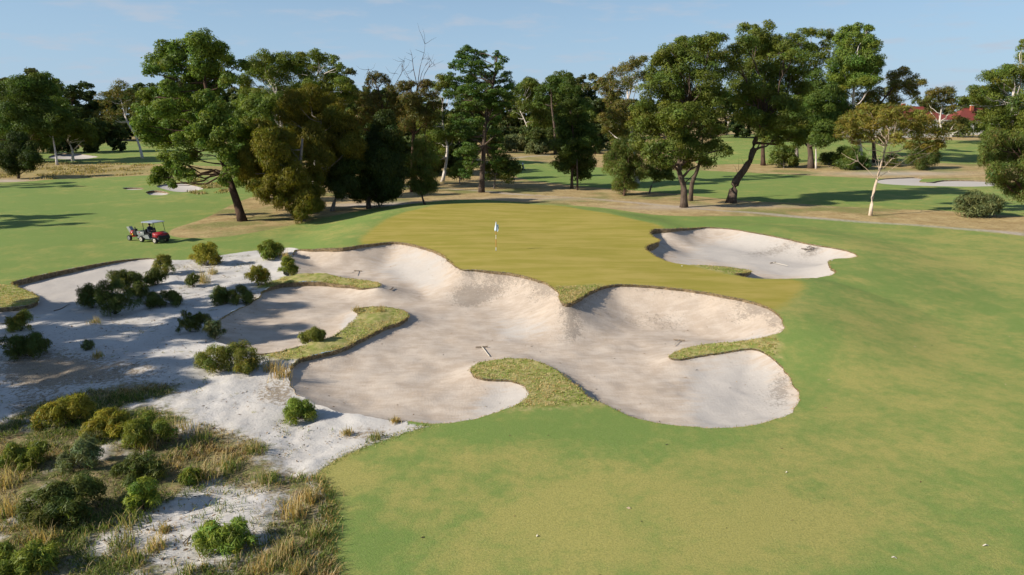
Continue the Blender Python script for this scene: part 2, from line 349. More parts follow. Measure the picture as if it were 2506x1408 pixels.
for k, P in enumerate(bl): owner[inside(cen, P[:, :2])] = k
zbase = zb(V2[:, 0], V2[:, 1])
def lumps(x, y): return 0.16*vnoise(x*.7, y*.7, 3)+0.10*vnoise(x*1.9, y*1.9, 9)+0.07*vnoise(x*3.4, y*3.4, 5)
sdw = sdf(V2, Z['waste'], 3.0)
zg = zbase+np.where(sdw > 0, 1, 0)*(lumps(V2[:, 0], V2[:, 1])*np.clip(sdw/0.6, 0, 1))
zg += 0.10*np.clip(np.maximum(sdf(V2, Z['tb'], 2), sdf(V2, Z['ta'], 2)), 0, 0.6)
def ground_z(x, y):
    """finished ground height (sand floor included) at arrays x, y"""
    x = np.atleast_1d(np.asarray(x, float)); y = np.atleast_1d(np.asarray(y, float)); z = zb(x, y); p = np.stack([x, y], 1)
    for k, (nm, px, zf, wf, lab, ds) in enumerate(BUNKERS):
        m = inside(p, bl[k][:, :2])
        if m.any(): z[m] = sand_z(k, p[m], z[m])
    return z
def sand_z(k, p, z):
    nm, px, zf, wf, lab, ds = BUNKERS[k]; P = bl[k]
    s = seg_dist(p, P[:, :2])
    lip = np.empty(len(p))
    for i in range(0, len(p), 4000):
        dd = ((p[i:i+4000, None]-P[None, :, :2])**2).sum(2); w = 1.0/(dd+0.05)**2
        lip[i:i+4000] = (w*P[None, :, 2]).sum(1)/w.sum(1)
    w = wf*(0.6+0.75*np.clip(z, 0, 1.1)); t = np.clip(s/w, 0, 1)
    rimz = z-lip
    fl = zf+0.05*wavy(p[:, 0], p[:, 1], 1.6, 1.0)
    return fl+(rimz-fl)*(1-t)**1.9+(0.10*vnoise(p[:, 0]*.8, p[:, 1]*.8, 6)+0.05*vnoise(p[:, 0]*2.2, p[:, 1]*2.2, 2))*np.clip(s, 0, 1)
def gauss_px(p2, spots):
    """soft patches given as (px, py, radius_px_x, radius_px_y, weight)"""
    q, _ = to_px(np.column_stack([p2, zb(p2[:, 0], p2[:, 1])])); o = np.zeros(len(p2))
    for a, b, ra, rb, w in spots: o += w*np.exp(-(((q[:, 0]-a)/ra)**2+((q[:, 1]-b)/rb)**2))
    return np.where(p2[:, 1] > 8, o, 0.0)

# ------------------------------------------------------------------ ground materials
def ground_material():
    g = Nodes('ground_cover')
    big, mid, small, fine = g.noise(0.09, 5), g.noise(0.45, 5), g.noise(2.4, 5), g.noise(17, 4, 0.7)
    mic = g.noise(60, 3, 0.8)
    edge = g.math('SUBTRACT', g.noise(3.5, 5, 0.7), 0.5)
    def zone(name, amp, w):
        return g.step(g.math('ADD', g.attr(name), g.math('MULTIPLY', edge, amp)), -w, w)
    # dry rough
    dry = g.mix(g.step(mid, .35, .68), (.34, .235, .10), (.47, .35, .165))
    dry = g.mix(g.step(big, .5, .62), dry, (.20, .20, .06))
    dry = g.mix(g.step(small, .52, .66, 0, .75), dry, (.20, .13, .062))
    dry = g.mix(g.step(g.noise(5.5, 4, .7), .55, .68, 0, .7), dry, (.56, .44, .24))
    dry = g.mix(g.step(fine, .5, .75, 0, .7), dry, (.52, .42, .22))
    dry = g.mix(g.attr('heath'), dry, g.mix(g.step(small, .40, .6), (.19, .165, .055), (.44, .33, .14)))
    dry = g.mix(g.attr('bare'), dry, (.50, .42, .36))
    # mown turf: green couch with straw-coloured thatch showing through
    straw = g.math('ADD', g.math('MULTIPLY', g.math('SUBTRACT', big, .5), 1.3), g.math('MULTIPLY', g.math('SUBTRACT', mid, .5), 1.5))
    straw = g.math('ADD', straw, g.math('MULTIPLY', g.math('SUBTRACT', small, .5), 1.0))
    straw = g.math('ADD', g.math('ADD', straw, g.attr('straw')), .36)
    turf = g.mix(g.step(straw, .15, 1.0), (.176, .258, .058), (.372, .332, .096))
    turf = g.mix(g.step(fine, .38, .66, 0, .62), turf, g.mix(.62, turf, (.085, .13, .03)))
    turf = g.mix(g.step(mic, .50, .70, 0, .60), turf, (.47, .42, .20))
    turf = g.mix(g.step(g.noise(8, 3, .6, stretch=(1, 5, 1, .5)), .66, .74, 0, .45), turf, (.50, .44, .24))
    col = g.mix(zone('sd_mown', .35, .16), dry, turf)
    # putting green: shaved, olive-tan, faint mowing bands
    gb = g.noise(0.16, 5, .6, stretch=(1, 4.5, 1, .12)); gb2 = g.noise(0.5, 4, .6, stretch=(1, 3.0, 1, -.1))
    gs = g.math('ADD', g.math('MULTIPLY', gb, .6), g.math('MULTIPLY', gb2, .4))
    gr = g.mix(g.step(gs, .38, .64), (.300, .260, .044), (.402, .315, .080))
    gr = g.mix(g.step(fine, .45, .8, 0, .35), gr, (.25, .22, .05))
    col = g.mix(zone('sd_green', .9, .45), col, gr)
    # rough grass fingers
    rt = g.mix(g.step(small, .35, .65), (.23, .25, .06), (.43, .36, .15))
    rt = g.mix(g.step(fine, .45, .7, 0, .5), rt, (.15, .16, .045))
    # sandy waste with litter and creeping weeds
    sand = g.mix(g.step(mid, .3, .7), (.51, .475, .43), (.61, .572, .52))
    sand = g.mix(g.step(small, .55, .75, 0, .6), sand, (.47, .42, .375))
    foot = g.noise(7, 4, .75)
    sand = g.mix(g.step(foot, .60, .70, 0, .7), sand, (.40, .35, .30))
    lit = g.noise(24, 3, .7)
    sand = g.mix(g.math('MULTIPLY', g.step(lit, .62, .68), g.step(mid, .46, .62)), sand, (.17, .12, .08))
    weed = g.math('MULTIPLY', g.step(g.noise(1.3, 6, .7), .60, .68), g.step(small, .42, .58, 0, .8))
    sand = g.mix(weed, sand, (.27, .25, .10))
    lm = g.math('ADD', g.math('MULTIPLY', g.attr('litter'), 1.35), g.math('MULTIPLY', g.math('SUBTRACT', g.noise(5, 6, .75), .5), 2.6))
    sand = g.mix(g.step(lm, .45, .75, 0, .8), sand, g.mix(g.step(lit, .42, .6), (.15, .105, .07), (.38, .29, .17)))
    veg = g.mix(g.step(small, .38, .62), (.15, .165, .05), (.33, .26, .13))
    veg = g.mix(g.step(fine, .42, .64), veg, (.12, .09, .05))
    veg = g.mix(g.step(mid, .55, .68), veg, (.52, .48, .44))
    sand = g.mix(g.step(g.math('ADD', g.attr('sd_veg'), g.math('MULTIPLY', edge, 2.6)), -.5, .5), sand, veg)
    wz = zone('sd_waste', .55, .07)
    col = g.mix(wz, col, sand)
    col = g.mix(zone('sd_turf', 1.7, .30), col, rt)
    pth = g.mix(g.step(small, .35, .65), (.36, .29, .22), (.50, .43, .36))
    col = g.mix(g.math('MULTIPLY', zone('sd_path', 1.8, .45), .72), col, pth)
    h = g.math('ADD', g.math('MULTIPLY', fine, .55), g.math('MULTIPLY', mic, .45))
    hs = g.math('ADD', g.math('MULTIPLY', foot, .8), g.math('MULTIPLY', small, 1.2))
    hh = g.n('ShaderNodeMix', data_type='FLOAT'); g.put(hh.inputs['Factor'], wz); g.put(hh.inputs[2], h); g.put(hh.inputs[3], hs)
    nrm = g.bump(hh.outputs[0], .55, .05)
    return g.out(col, .95, nrm, spec=.12)
def sand_material():
    g = Nodes('bunker_sand')
    big, mid, small, fine = g.noise(.22, 5), g.noise(.9, 6, .62), g.noise(3.2, 6, .65), g.noise(22, 4, .7)
    st = g.noise(1.3, 6, .68, stretch=(.7, 2.4, 1, .25))
    col = g.mix(g.step(g.math('ADD', mid, g.math('MULTIPLY', g.math('SUBTRACT', st, .5), .8)), .3, .72), (.45, .362, .280), (.56, .472, .382))
    fresh = g.step(g.math('ADD', g.attr('fresh'), g.math('MULTIPLY', g.math('SUBTRACT', st, .5), 1.1)), .28, .75)
    col = g.mix(fresh, col, g.mix(small, (.45, .405, .355), (.525, .48, .43)))
    warm = g.math('MULTIPLY', g.attr('face'), g.step(mid, .32, .7))
    col = g.mix(g.math('MULTIPLY', warm, .55), col, (.50, .385, .275))
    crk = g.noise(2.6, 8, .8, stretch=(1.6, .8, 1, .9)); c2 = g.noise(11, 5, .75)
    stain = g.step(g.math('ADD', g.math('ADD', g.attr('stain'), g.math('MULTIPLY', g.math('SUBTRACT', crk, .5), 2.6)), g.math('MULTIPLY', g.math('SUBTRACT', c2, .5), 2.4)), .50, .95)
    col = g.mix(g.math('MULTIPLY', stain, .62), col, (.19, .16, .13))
    col = g.mix(g.step(g.noise(2.0, 6, .7, stretch=(1, 3, 1, .3)), .57, .72, 0, .5), col, (.35, .29, .235))
    col = g.mix(g.step(g.noise(30, 2, .6), .70, .74, 0, .6), col, (.24, .18, .13))
    col = g.mix(g.step(g.noise(13, 4, .75), .45, .75, 0, .14), col, (.37, .305, .245))
    col = g.mix(g.step(g.noise(4.5, 6, .75, stretch=(1, 2.2, 1, .5)), .56, .70, 0, .45), col, (.64, .58, .52))
    wv = g.n('ShaderNodeTexWave'); wv.inputs['Scale'].default_value = 2.1; wv.inputs['Distortion'].default_value = 22; wv.inputs['Detail'].default_value = 3; wv.inputs['Detail Scale'].default_value = .35
    g.put(wv.inputs['Vector'], g.pos)
    h = g.math('ADD', g.math('MULTIPLY', small, 1.0), g.math('MULTIPLY', fine, .35))
    h = g.math('ADD', h, g.math('MULTIPLY', wv.outputs['Fac'], .07))
    return g.out(col, .97, g.bump(h, .3, .06), spec=.1)
def lip_material():
    g = Nodes('turf_edge')
    a, b = g.noise(5, 5, .7), g.noise(20, 4, .7)
    c = g.mix(g.step(a, .4, .65), (.13, .095, .058), (.34, .245, .14))
    c = g.mix(g.step(b, .5, .68, 0, .7), c, (.56, .43, .24))
    return g.out(c, .95, g.bump(b, .9, .08), spec=.1)
M_GROUND, M_SAND, M_LIP = ground_material(), sand_material(), lip_material()

# ------------------------------------------------------------------ ground and bunkers
P2 = V2
s_ = {k: sdf(P2, Z[k], 3.0) for k in Z}
mown = np.minimum(s_['mown1'], -s_['dry1'])
for k in ('mown2', 'mown3', 'mown4', 'mown5'): mown = np.maximum(mown, s_[k])
turf = np.max([s_[k] for k in ('ta', 'tb', 'tc', 'td', 'te', 'tf', 'tg')], 0)+.16
straw = gauss_px(P2, [(1500,1250,700,170,.40),(2100,1200,420,260,.30),(2350,800,220,200,.30),(2250,600,250,40,.22),(1700,1330,500,120,.15),(820,1170,110,60,.8),(700,570,200,20,.15),(200,560,400,60,-.12),(1880,880,40,60,-.2),(1400,1060,500,28,-.28),(2000,900,60,150,-.22),(1750,545,300,18,-.2),(900,1300,70,150,-.25),(150,480,400,40,-.10),(1550,430,400,40,-.25)])
heath = gauss_px(P2, [(120,418,320,16,1.0),(480,440,120,14,.9),(1300,385,80,8,.5),(2000,405,300,8,.5),(480,410,80,8,.8)])
bare = gauss_px(P2, [(870,503,90,5,.7),(1000,500,110,6,.7),(1640,508,120,6,.5),(2200,425,150,5,.7),(2450,572,60,5,.6),(20,443,50,4,.8),(1300,487,140,4,.4),(1850,505,120,3,.4)])
litter = gauss_px(P2, [(250,910,220,45,.55),(80,900,120,60,.5),(680,960,60,45,.55),(80,1000,90,40,.5),(900,1060,90,22,.5),(300,800,180,30,.32),(460,655,60,25,.35),(560,800,60,40,.4),(700,1180,60,40,.6),(620,720,40,20,.5),(520,1000,200,30,.15)])
attrs = dict(litter=litter, sd_mown=mown, sd_green=s_['green'], sd_waste=s_['waste'], sd_turf=turf, sd_path=np.maximum(s_['path'], s_['path2']),
             sd_veg=np.minimum(s_['veg'], -s_['gap']), straw=straw, heath=np.clip(heath, 0, 1), bare=np.clip(bare, 0, 1))
def submesh(tri, z, at):
    u, inv = np.unique(tri.ravel(), return_inverse=True)
    return np.column_stack([V2[u], z[u]]), inv.reshape(tri.shape), {k: v[u] for k, v in at.items()}, u
V, T, A, _ = submesh(TRI[owner < 0], zg, attrs)
go = mesh_np('ground', V, T, M_GROUND, smooth=True, attrs=A); tag(go, kind='structure')
go['label'] = 'mown fairways, olive putting green, dry rough and sandy waste ground'
FRESH = [(1240,975,90,50,1.0),(1800,930,140,90,.95),(1830,1010,130,40,.8),(1000,625,110,35,.8),(1270,760,110,40,.6),(860,785,30,30,1.0),(1060,650,50,40,.5),(1700,795,130,35,.35),(1860,800,60,30,.5),(1100,1020,120,20,.5),(850,950,120,30,.25),(800,650,60,20,.35),(1000,800,130,30,.25)]
FRESH_R = [(1800,585,130,25,1.0),(1950,620,130,28,1.0),(2030,660,60,30,.9),(1670,615,40,20,.5),(1950,672,90,8,.6)]
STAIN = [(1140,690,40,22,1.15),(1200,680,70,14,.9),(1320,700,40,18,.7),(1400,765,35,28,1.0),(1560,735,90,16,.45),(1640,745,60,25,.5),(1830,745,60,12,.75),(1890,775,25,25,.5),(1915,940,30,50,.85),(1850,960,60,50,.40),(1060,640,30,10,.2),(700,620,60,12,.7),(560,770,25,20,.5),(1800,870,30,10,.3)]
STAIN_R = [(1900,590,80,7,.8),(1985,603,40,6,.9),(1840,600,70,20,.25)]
for k, (nm, px, zf, wf, lab, ds) in enumerate(BUNKERS):
    tri = TRI[owner == k]; u = np.unique(tri.ravel()); zs = zbase.copy(); zs[u] = sand_z(k, V2[u], zbase[u])
    fr, stn, fc = np.zeros(len(V2)), np.zeros(len(V2)), np.zeros(len(V2))
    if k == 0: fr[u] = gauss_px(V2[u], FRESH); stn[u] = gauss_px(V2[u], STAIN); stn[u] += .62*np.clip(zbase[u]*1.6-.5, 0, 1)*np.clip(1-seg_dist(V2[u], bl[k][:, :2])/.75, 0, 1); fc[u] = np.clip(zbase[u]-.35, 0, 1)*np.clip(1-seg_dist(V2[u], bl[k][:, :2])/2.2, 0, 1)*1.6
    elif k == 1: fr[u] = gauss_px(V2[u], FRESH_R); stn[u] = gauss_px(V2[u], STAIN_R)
    else: fr[u] = 1.1
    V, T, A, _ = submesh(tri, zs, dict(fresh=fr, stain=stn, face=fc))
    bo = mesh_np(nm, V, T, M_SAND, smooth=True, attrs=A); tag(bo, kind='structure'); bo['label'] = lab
    # the cut turf edge all round
    P = bl[k]; m = len(P); zt = zb(P[:, 0], P[:, 1]); t = np.roll(P[:, :2], -1, 0)-np.roll(P[:, :2], 1, 0); t /= np.linalg.norm(t, axis=1)[:, None]+1e-9
    nn = np.stack([-t[:, 1], t[:, 0]], 1)
    if not inside(P[:1, :2]+nn[:1]*0.03, P[:, :2])[0]: nn = -nn              # nn points into the sand
    arc = np.cumsum(np.linalg.norm(np.diff(P[:, :2], axis=0, prepend=P[:1, :2]), axis=1)); lipd = P[:, 2]*(1+.9*vnoise(arc*.9, arc*0, 4)+.7*vnoise(arc*3.1, arc*0, 5)); j = rng.uniform(.3, 1.8, m)
    rows = [np.column_stack([P[:, :2]-nn*.02, zt-.012]), np.column_stack([P[:, :2]+nn*(.035*np.minimum(lipd*5, 1)*j)[:, None], zt-.01-lipd*.15]),
            np.column_stack([P[:, :2]-nn*.01, zt-lipd*.6]), np.column_stack([P[:, :2]-nn*.03, zt-np.maximum(lipd, P[:, 2])-.16])]
    V = np.concatenate(rows); i = np.arange(m); ii = (i+1) % m
    Fq = np.concatenate([np.stack([i+r*m, ii+r*m, ii+(r+1)*m, i+(r+1)*m], 1) for r in range(3)])
    mesh_np('turf_lip', V, Fq, M_LIP, parent=bo, smooth=True)
print('ground', round(time.time()-T0, 1))

# ------------------------------------------------------------------ foliage tools
def leaf_material():
    g = Nodes('leaves')
    c = g.attr('Col', 'Color')
    df = g.n('ShaderNodeBsdfDiffuse'); g.put(df.inputs['Color'], c)
    tr = g.n('ShaderNodeBsdfTranslucent'); g.put(tr.inputs['Color'], g.mix(1.0, c, (1.0, 1.05, .55), 'MULTIPLY'))
    gl = g.n('ShaderNodeBsdfGlossy'); gl.inputs['Roughness'].default_value = .5; gl.inputs['Color'].default_value = (.75, .8, .8, 1)
    m1 = g.n('ShaderNodeMixShader'); m1.inputs[0].default_value = .38; g.t.links.new(df.outputs[0], m1.inputs[1]); g.t.links.new(tr.outputs[0], m1.inputs[2])
    m2 = g.n('ShaderNodeMixShader'); m2.inputs[0].default_value = .015; g.t.links.new(m1.outputs[0], m2.inputs[1]); g.t.links.new(gl.outputs[0], m2.inputs[2])
    o = g.n('ShaderNodeOutputMaterial'); g.t.links.new(m2.outputs[0], o.inputs['Surface']); return g.m
def bark_material(name, a, b, streak, sc=1.0):
    g = Nodes(name); n1 = g.noise(2.2*sc, 5, .65, stretch=(1, 1, .25)); n2 = g.noise(9*sc, 4, .7, stretch=(1, 1, .2))
    c = g.mix(g.step(n1, .35, .65), a, b); c = g.mix(g.step(n2, .5, .7, 0, .75), c, streak)
    return g.out(c, .92, g.bump(n2, .8, .06), spec=.15)
M_LEAF = leaf_material()
BARK = dict(dark=bark_material('dark_bark', (.075, .052, .038), (.13, .095, .07), (.03, .022, .017)),
            red=bark_material('red_brown_bark', (.060, .038, .027), (.115, .068, .046), (.026, .018, .013)),
            pale=bark_material('pale_bark', (.52, .45, .38), (.66, .60, .54), (.30, .24, .19)),
            cream=bark_material('cream_bark', (.50, .37, .26), (.60, .49, .38), (.32, .22, .15)),
            grey=bark_material('grey_bark', (.20, .165, .14), (.30, .26, .22), (.09, .07, .06)))
def unit(v): return v/(np.linalg.norm(v, axis=-1, keepdims=True)+1e-9)
def leaves(centres, radii, n, size, aspect, col, cvar=.22, hue=.12, up=.25, droop=0.0, shell=.45, rg=None, spread=.5, tint=None):
    """leaf-sized blades spread through puffs; returns V, F, colours"""
    rg = rg or rng; P = len(centres); cnt = np.broadcast_to(np.asarray(n, int), (P,)); tot = int(cnt.sum())
    ix = np.repeat(np.arange(P), cnt)
    d = rg.normal(size=(tot, 3)); d[:, 2] += up*1.2; d = unit(d)
    r = shell+(1-shell)*rg.random(tot)**.6; r *= rg.uniform(.86, 1.14, tot)
    pos = centres[ix]+d*r[:, None]*radii[ix]
    nrm = unit(d+spread*rg.normal(size=(tot, 3))*.8+np.array([0, 0, .25]))
    tg = rg.normal(size=(tot, 3)); tg[:, 2] = tg[:, 2]*(1-min(droop, 1)*.7)-droop*1.6
    if droop < 0: tg = tg+d*1.5
    tg = unit(tg-(tg*nrm).sum(1, keepdims=True)*nrm); bt = np.cross(nrm, tg)
    L = size*rg.uniform(.6, 1.4, tot)[:, None]; W = L*aspect
    V = np.stack([pos-tg*L*.5-bt*W*.5, pos-tg*L*.5+bt*W*.5, pos+tg*L*.5], 1).reshape(-1, 3)
    Fq = np.arange(tot*3).reshape(-1, 3)
    pv = rg.uniform(1-cvar, 1+cvar, P); lv = rg.uniform(1-cvar*1.1, 1+cvar*1.1, tot); hv = rg.normal(0, hue, P)[ix]+rg.normal(0, hue*.6, tot)
    c = np.asarray(col)[None]*(pv[ix]*lv)[:, None]*np.stack([1+hv, np.ones(tot), 1-hv*.6], 1)
    if tint is not None:
        w = (rg.random(tot) < tint[1])[:, None]; c = np.where(w, np.asarray(tint[0])[None]*lv[:, None], c)
    return V, Fq, np.repeat(np.clip(c, .004, .9), 3, 0)
def tube(pts_, rad, sides=6):
    pts_ = np.asarray(pts_, float); rad = np.asarray(rad, float); n = len(pts_)
    t = unit(np.gradient(pts_, axis=0)); ref = np.where(np.abs(t[:, 2:3]) < .9, np.array([[0, 0, 1.]]), np.array([[1., 0, 0]]))
    u = unit(np.cross(t, ref)); v = np.cross(t, u); a = np.arange(sides)*2*np.pi/sides
    ring = pts_[:, None]+rad[:, None, None]*(np.cos(a)[None, :, None]*u[:, None]+np.sin(a)[None, :, None]*v[:, None])
    V = ring.reshape(-1, 3); i = np.arange(sides); f = []
    for k in range(n-1): f.append(np.stack([k*sides+i, k*sides+(i+1) % sides, (k+1)*sides+(i+1) % sides, (k+1)*sides+i], 1))
    V = np.concatenate([V, pts_[:1], pts_[-1:]]); e = (n-1)*sides
    Ft = np.concatenate([np.stack([(i+1) % sides, i, np.full(sides, len(V)-2)], 1), np.stack([e+i, e+(i+1) % sides, np.full(sides, len(V)-1)], 1)])
    return V, np.concatenate(f), Ft
class Build:
    def __init__(s): s.V, s.Q, s.T, s.n = [], [], [], 0
    def add(s, V, Q=None, T=None):
        s.V.append(V)
        if Q is not None and len(Q): s.Q.append(np.asarray(Q)+s.n)
        if T is not None and len(T): s.T.append(np.asarray(T)+s.n)
        s.n += len(V)
    def tube(s, p, r, sides=6): s.add(*tube(p, r, sides))
    def obj(s, name, mat, parent=None, smooth=True):
        Fc = ([np.concatenate(s.Q)] if s.Q else [])+([np.concatenate(s.T)] if s.T else [])
        return mesh_np(name, np.concatenate(s.V), Fc, mat, parent, smooth)
def bend(a, b, rg, k=5, sag=.12, r0=.1, r1=.03, up=.25):
    a, b = np.asarray(a, float), np.asarray(b, float); L = np.linalg.norm(b-a); t = np.linspace(0, 1, k)[:, None]
    mid = (a+b)/2+rg.normal(0, sag*L, 3)+np.array([0, 0, -up*L*.3])
    p = (1-t)**2*a+2*t*(1-t)*mid+t**2*b; p[1:-1] += rg.normal(0, .03*L, (k-2, 3))
    return p, np.linspace(r0, r1, k)
# species: colour, leaf size, aspect, puffs per lobe, leaves per puff, puff size (of lobe), flatness, droop, tint
SPEC = dict(
 wattle=dict(col=(.150, .205, .032), size=.32, asp=.5, puffs=13, cov=1.78, ps=0.51, flat=.72, droop=.15, bark='dark'),
 gum=dict(col=(.162, .200, .032), size=.34, asp=.42, puffs=12, cov=1.33, ps=0.51, flat=.68, droop=.5, bark='grey'),
 gumdark=dict(col=(.098, .142, .024), size=.34, asp=.45, puffs=12, cov=1.69, ps=0.54, flat=.72, droop=.4, bark='dark'),
 brown=dict(col=(.178, .170, .038), size=.34, asp=.40, puffs=12, cov=1.16, ps=0.49, flat=.68, droop=.6, bark='pale', tint=((.22, .13, .045), .12)),
 olive=dict(col=(.178, .172, .018), size=.34, asp=.26, puffs=16, cov=1.69, ps=0.49, flat=.95, droop=1.0, bark='grey', tint=((.21, .17, .022), .3)),
 darkcone=dict(col=(.060, .082, .016), size=.34, asp=.40, puffs=16, cov=1.87, ps=0.54, flat=.9, droop=.8, bark='dark'),
 pine=dict(col=(.096, .158, .027), size=.34, asp=.40, puffs=13, cov=1.69, ps=0.44, flat=.42, droop=0., bark='dark'),
 weep=dict(col=(.148, .190, .036), size=.34, asp=.24, puffs=13, cov=1.24, ps=0.51, flat=1.0, droop=1.2, bark='red', tint=((.20, .14, .045), .12)),
 umbrella=dict(col=(.225, .215, .036), size=.32, asp=.36, puffs=13, cov=1.00, ps=0.51, flat=.55, droop=.35, bark='cream', tint=((.25, .18, .04), .25)),
 far=dict(col=(.085, .10, .03), size=.55, asp=.55, puffs=9, cov=1.78, ps=0.59, flat=.72, droop=.2, bark='grey'))
def make_tree(name, label, cat, base, lobes, spec, trunk=None, r=.3, seed=0, group=None, bare=None, second=None, base_w=None, puffs=None, n=None, depth=1.0, bark=None, limb=1.0, scalecol=1.0):
    """base: pixel of the foot (or world point base_w); trunk: pixels up the stem; lobes: (x, y, r) in pixels at the tree's own distance"""
    rg = np.random.default_rng(1000+seed); S = SPEC[spec]
    B = np.array(base_w, float) if base_w is not None else ground([base])[0]
    D = to_px(B)[1][0]; k = D/F
    L = np.array([v[:3] for v in lobes], float); W = max((L[:, 0]+L[:, 2]).max()-(L[:, 0]-L[:, 2]).min(), 40)/2*k; cxm = L[:, 0].mean()
    root = empty(name, B); tag(root, label, cat, group)
    lob = []
    for x, y, q, *fr in [tuple(v) for v in lobes]:
        off = -.55*W*depth if fr else rg.uniform(-1, 1)*.75*math.sqrt(max(.08, 1-min(1, abs((x-cxm)*k)/W)**2))*W*depth
        lob.append((at_depth(x, y, D+off), q*1.27*k*(D+off)/D))
    # stem
    if trunk is None:
        yt = L[:, 1].min()*.55+L[:, 1].max()*.45; trunk = [((base[0]*.6+cxm*.4), (base[1]+yt)/2), (cxm, yt)]
    tp = [B-np.array([0, 0, .25])]+[at_depth(x, y, D+rg.normal(0, .15)) for x, y in trunk]
    tp = smooth_poly(np.array(tp), max(.5, .12*np.linalg.norm(tp[-1]-tp[0])), closed=False)
    tr = np.linspace(r, r*.32, len(tp)); tr[0] *= 1.35
    if len(tr) > 2: tr[1] *= 1.1
    st = Build(); st.tube(tp, tr, 8)
    if second is not None:
        b2 = ground([second[0]])[0]; p2 = [b2-np.array([0, 0, .2])]+[at_depth(x, y, to_px(b2)[1][0]) for x, y in second[1:]]
        p2 = smooth_poly(np.array(p2), .8, closed=False); st.tube(p2, np.linspace(r*.75, r*.3, len(p2)), 7)
    to = st.obj('trunk', BARK[bark or S['bark']], root); to.matrix_parent_inverse.identity()
    br = Build(); cs, rs = [], []
    npf = puffs or S['puffs']
    for c, q in lob:
        low = [i for i in range(len(tp)) if tp[i, 2] < c[2]-.15*q]
        i = low[-1] if low else len(tp)//2
        i = max(int(len(tp)*.35), min(i, len(tp)-1)-rg.integers(0, 2))
        p, rr = bend(tp[i], c, rg, 6, .10, max(.03, tr[i]*.62)*limb, max(.02, r*.09)); br.tube(p, rr, 5)
        for j in range(npf):
            d = unit(rg.normal(size=3)+np.array([0, 0, .22])); pr = q*S['ps']*rg.uniform(.65, 1.25)
            pc = c+d*np.array([1, 1, .86])*(q*1.10-pr*.75)*rg.uniform(.5, 1.02)
            cs.append(pc); rs.append((pr, pr, pr*S['flat']))
            if j % 2 == 0:
                p, rr = bend(c if j % 4 else p[3], pc, rg, 4, .12, max(.015, r*.10), .008); br.tube(p, rr, 4)
    for line in (bare or []):                              # dead limbs
        w = [at_depth(x, y, D+rg.normal(0, .4)) for x, y in line]
        w = smooth_poly(np.array(w), .6, closed=False); br.tube(w, np.linspace(max(.035, r*.17), .010, len(w)), 5)
        for _ in range(5):
            i = rg.integers(len(w)//3, len(w)); e = w[i]+rg.normal(0, 1.0, 3)+np.array([0, 0, .8]); p, rr = bend(w[i], e, rg, 4, .15, .03, .008); br.tube(p, rr, 4)
    bo = br.obj('branches', BARK[bark or S['bark']], root)
    cs, rs = np.array(cs), np.array(rs)
    # leaf count follows puff size so that the cover stays even
    msz = max(S['size']*.80, .0026*D)
    area = msz*msz*S['asp']*.5; nn = np.clip((n or S['cov'])*np.pi*rs[:, 0]*np.sqrt(rs[:, 0]*rs[:, 2])/area, 12, 640).astype(int)
    V, Fq, col = leaves(cs, rs, nn, msz, S['asp'], np.array(S['col'])*scalecol, .24, .10, up=.3, droop=S['droop'], shell=.5, rg=rg, tint=S.get('tint'))
    co = mesh_np('crown', V, Fq, M_LEAF, root, col=col)
    for o in (to, bo, co):                                 # parts are kept in the tree's own frame
        o.data.transform(__import__('mathutils').Matrix.Translation(-Vector(B)))
    return root

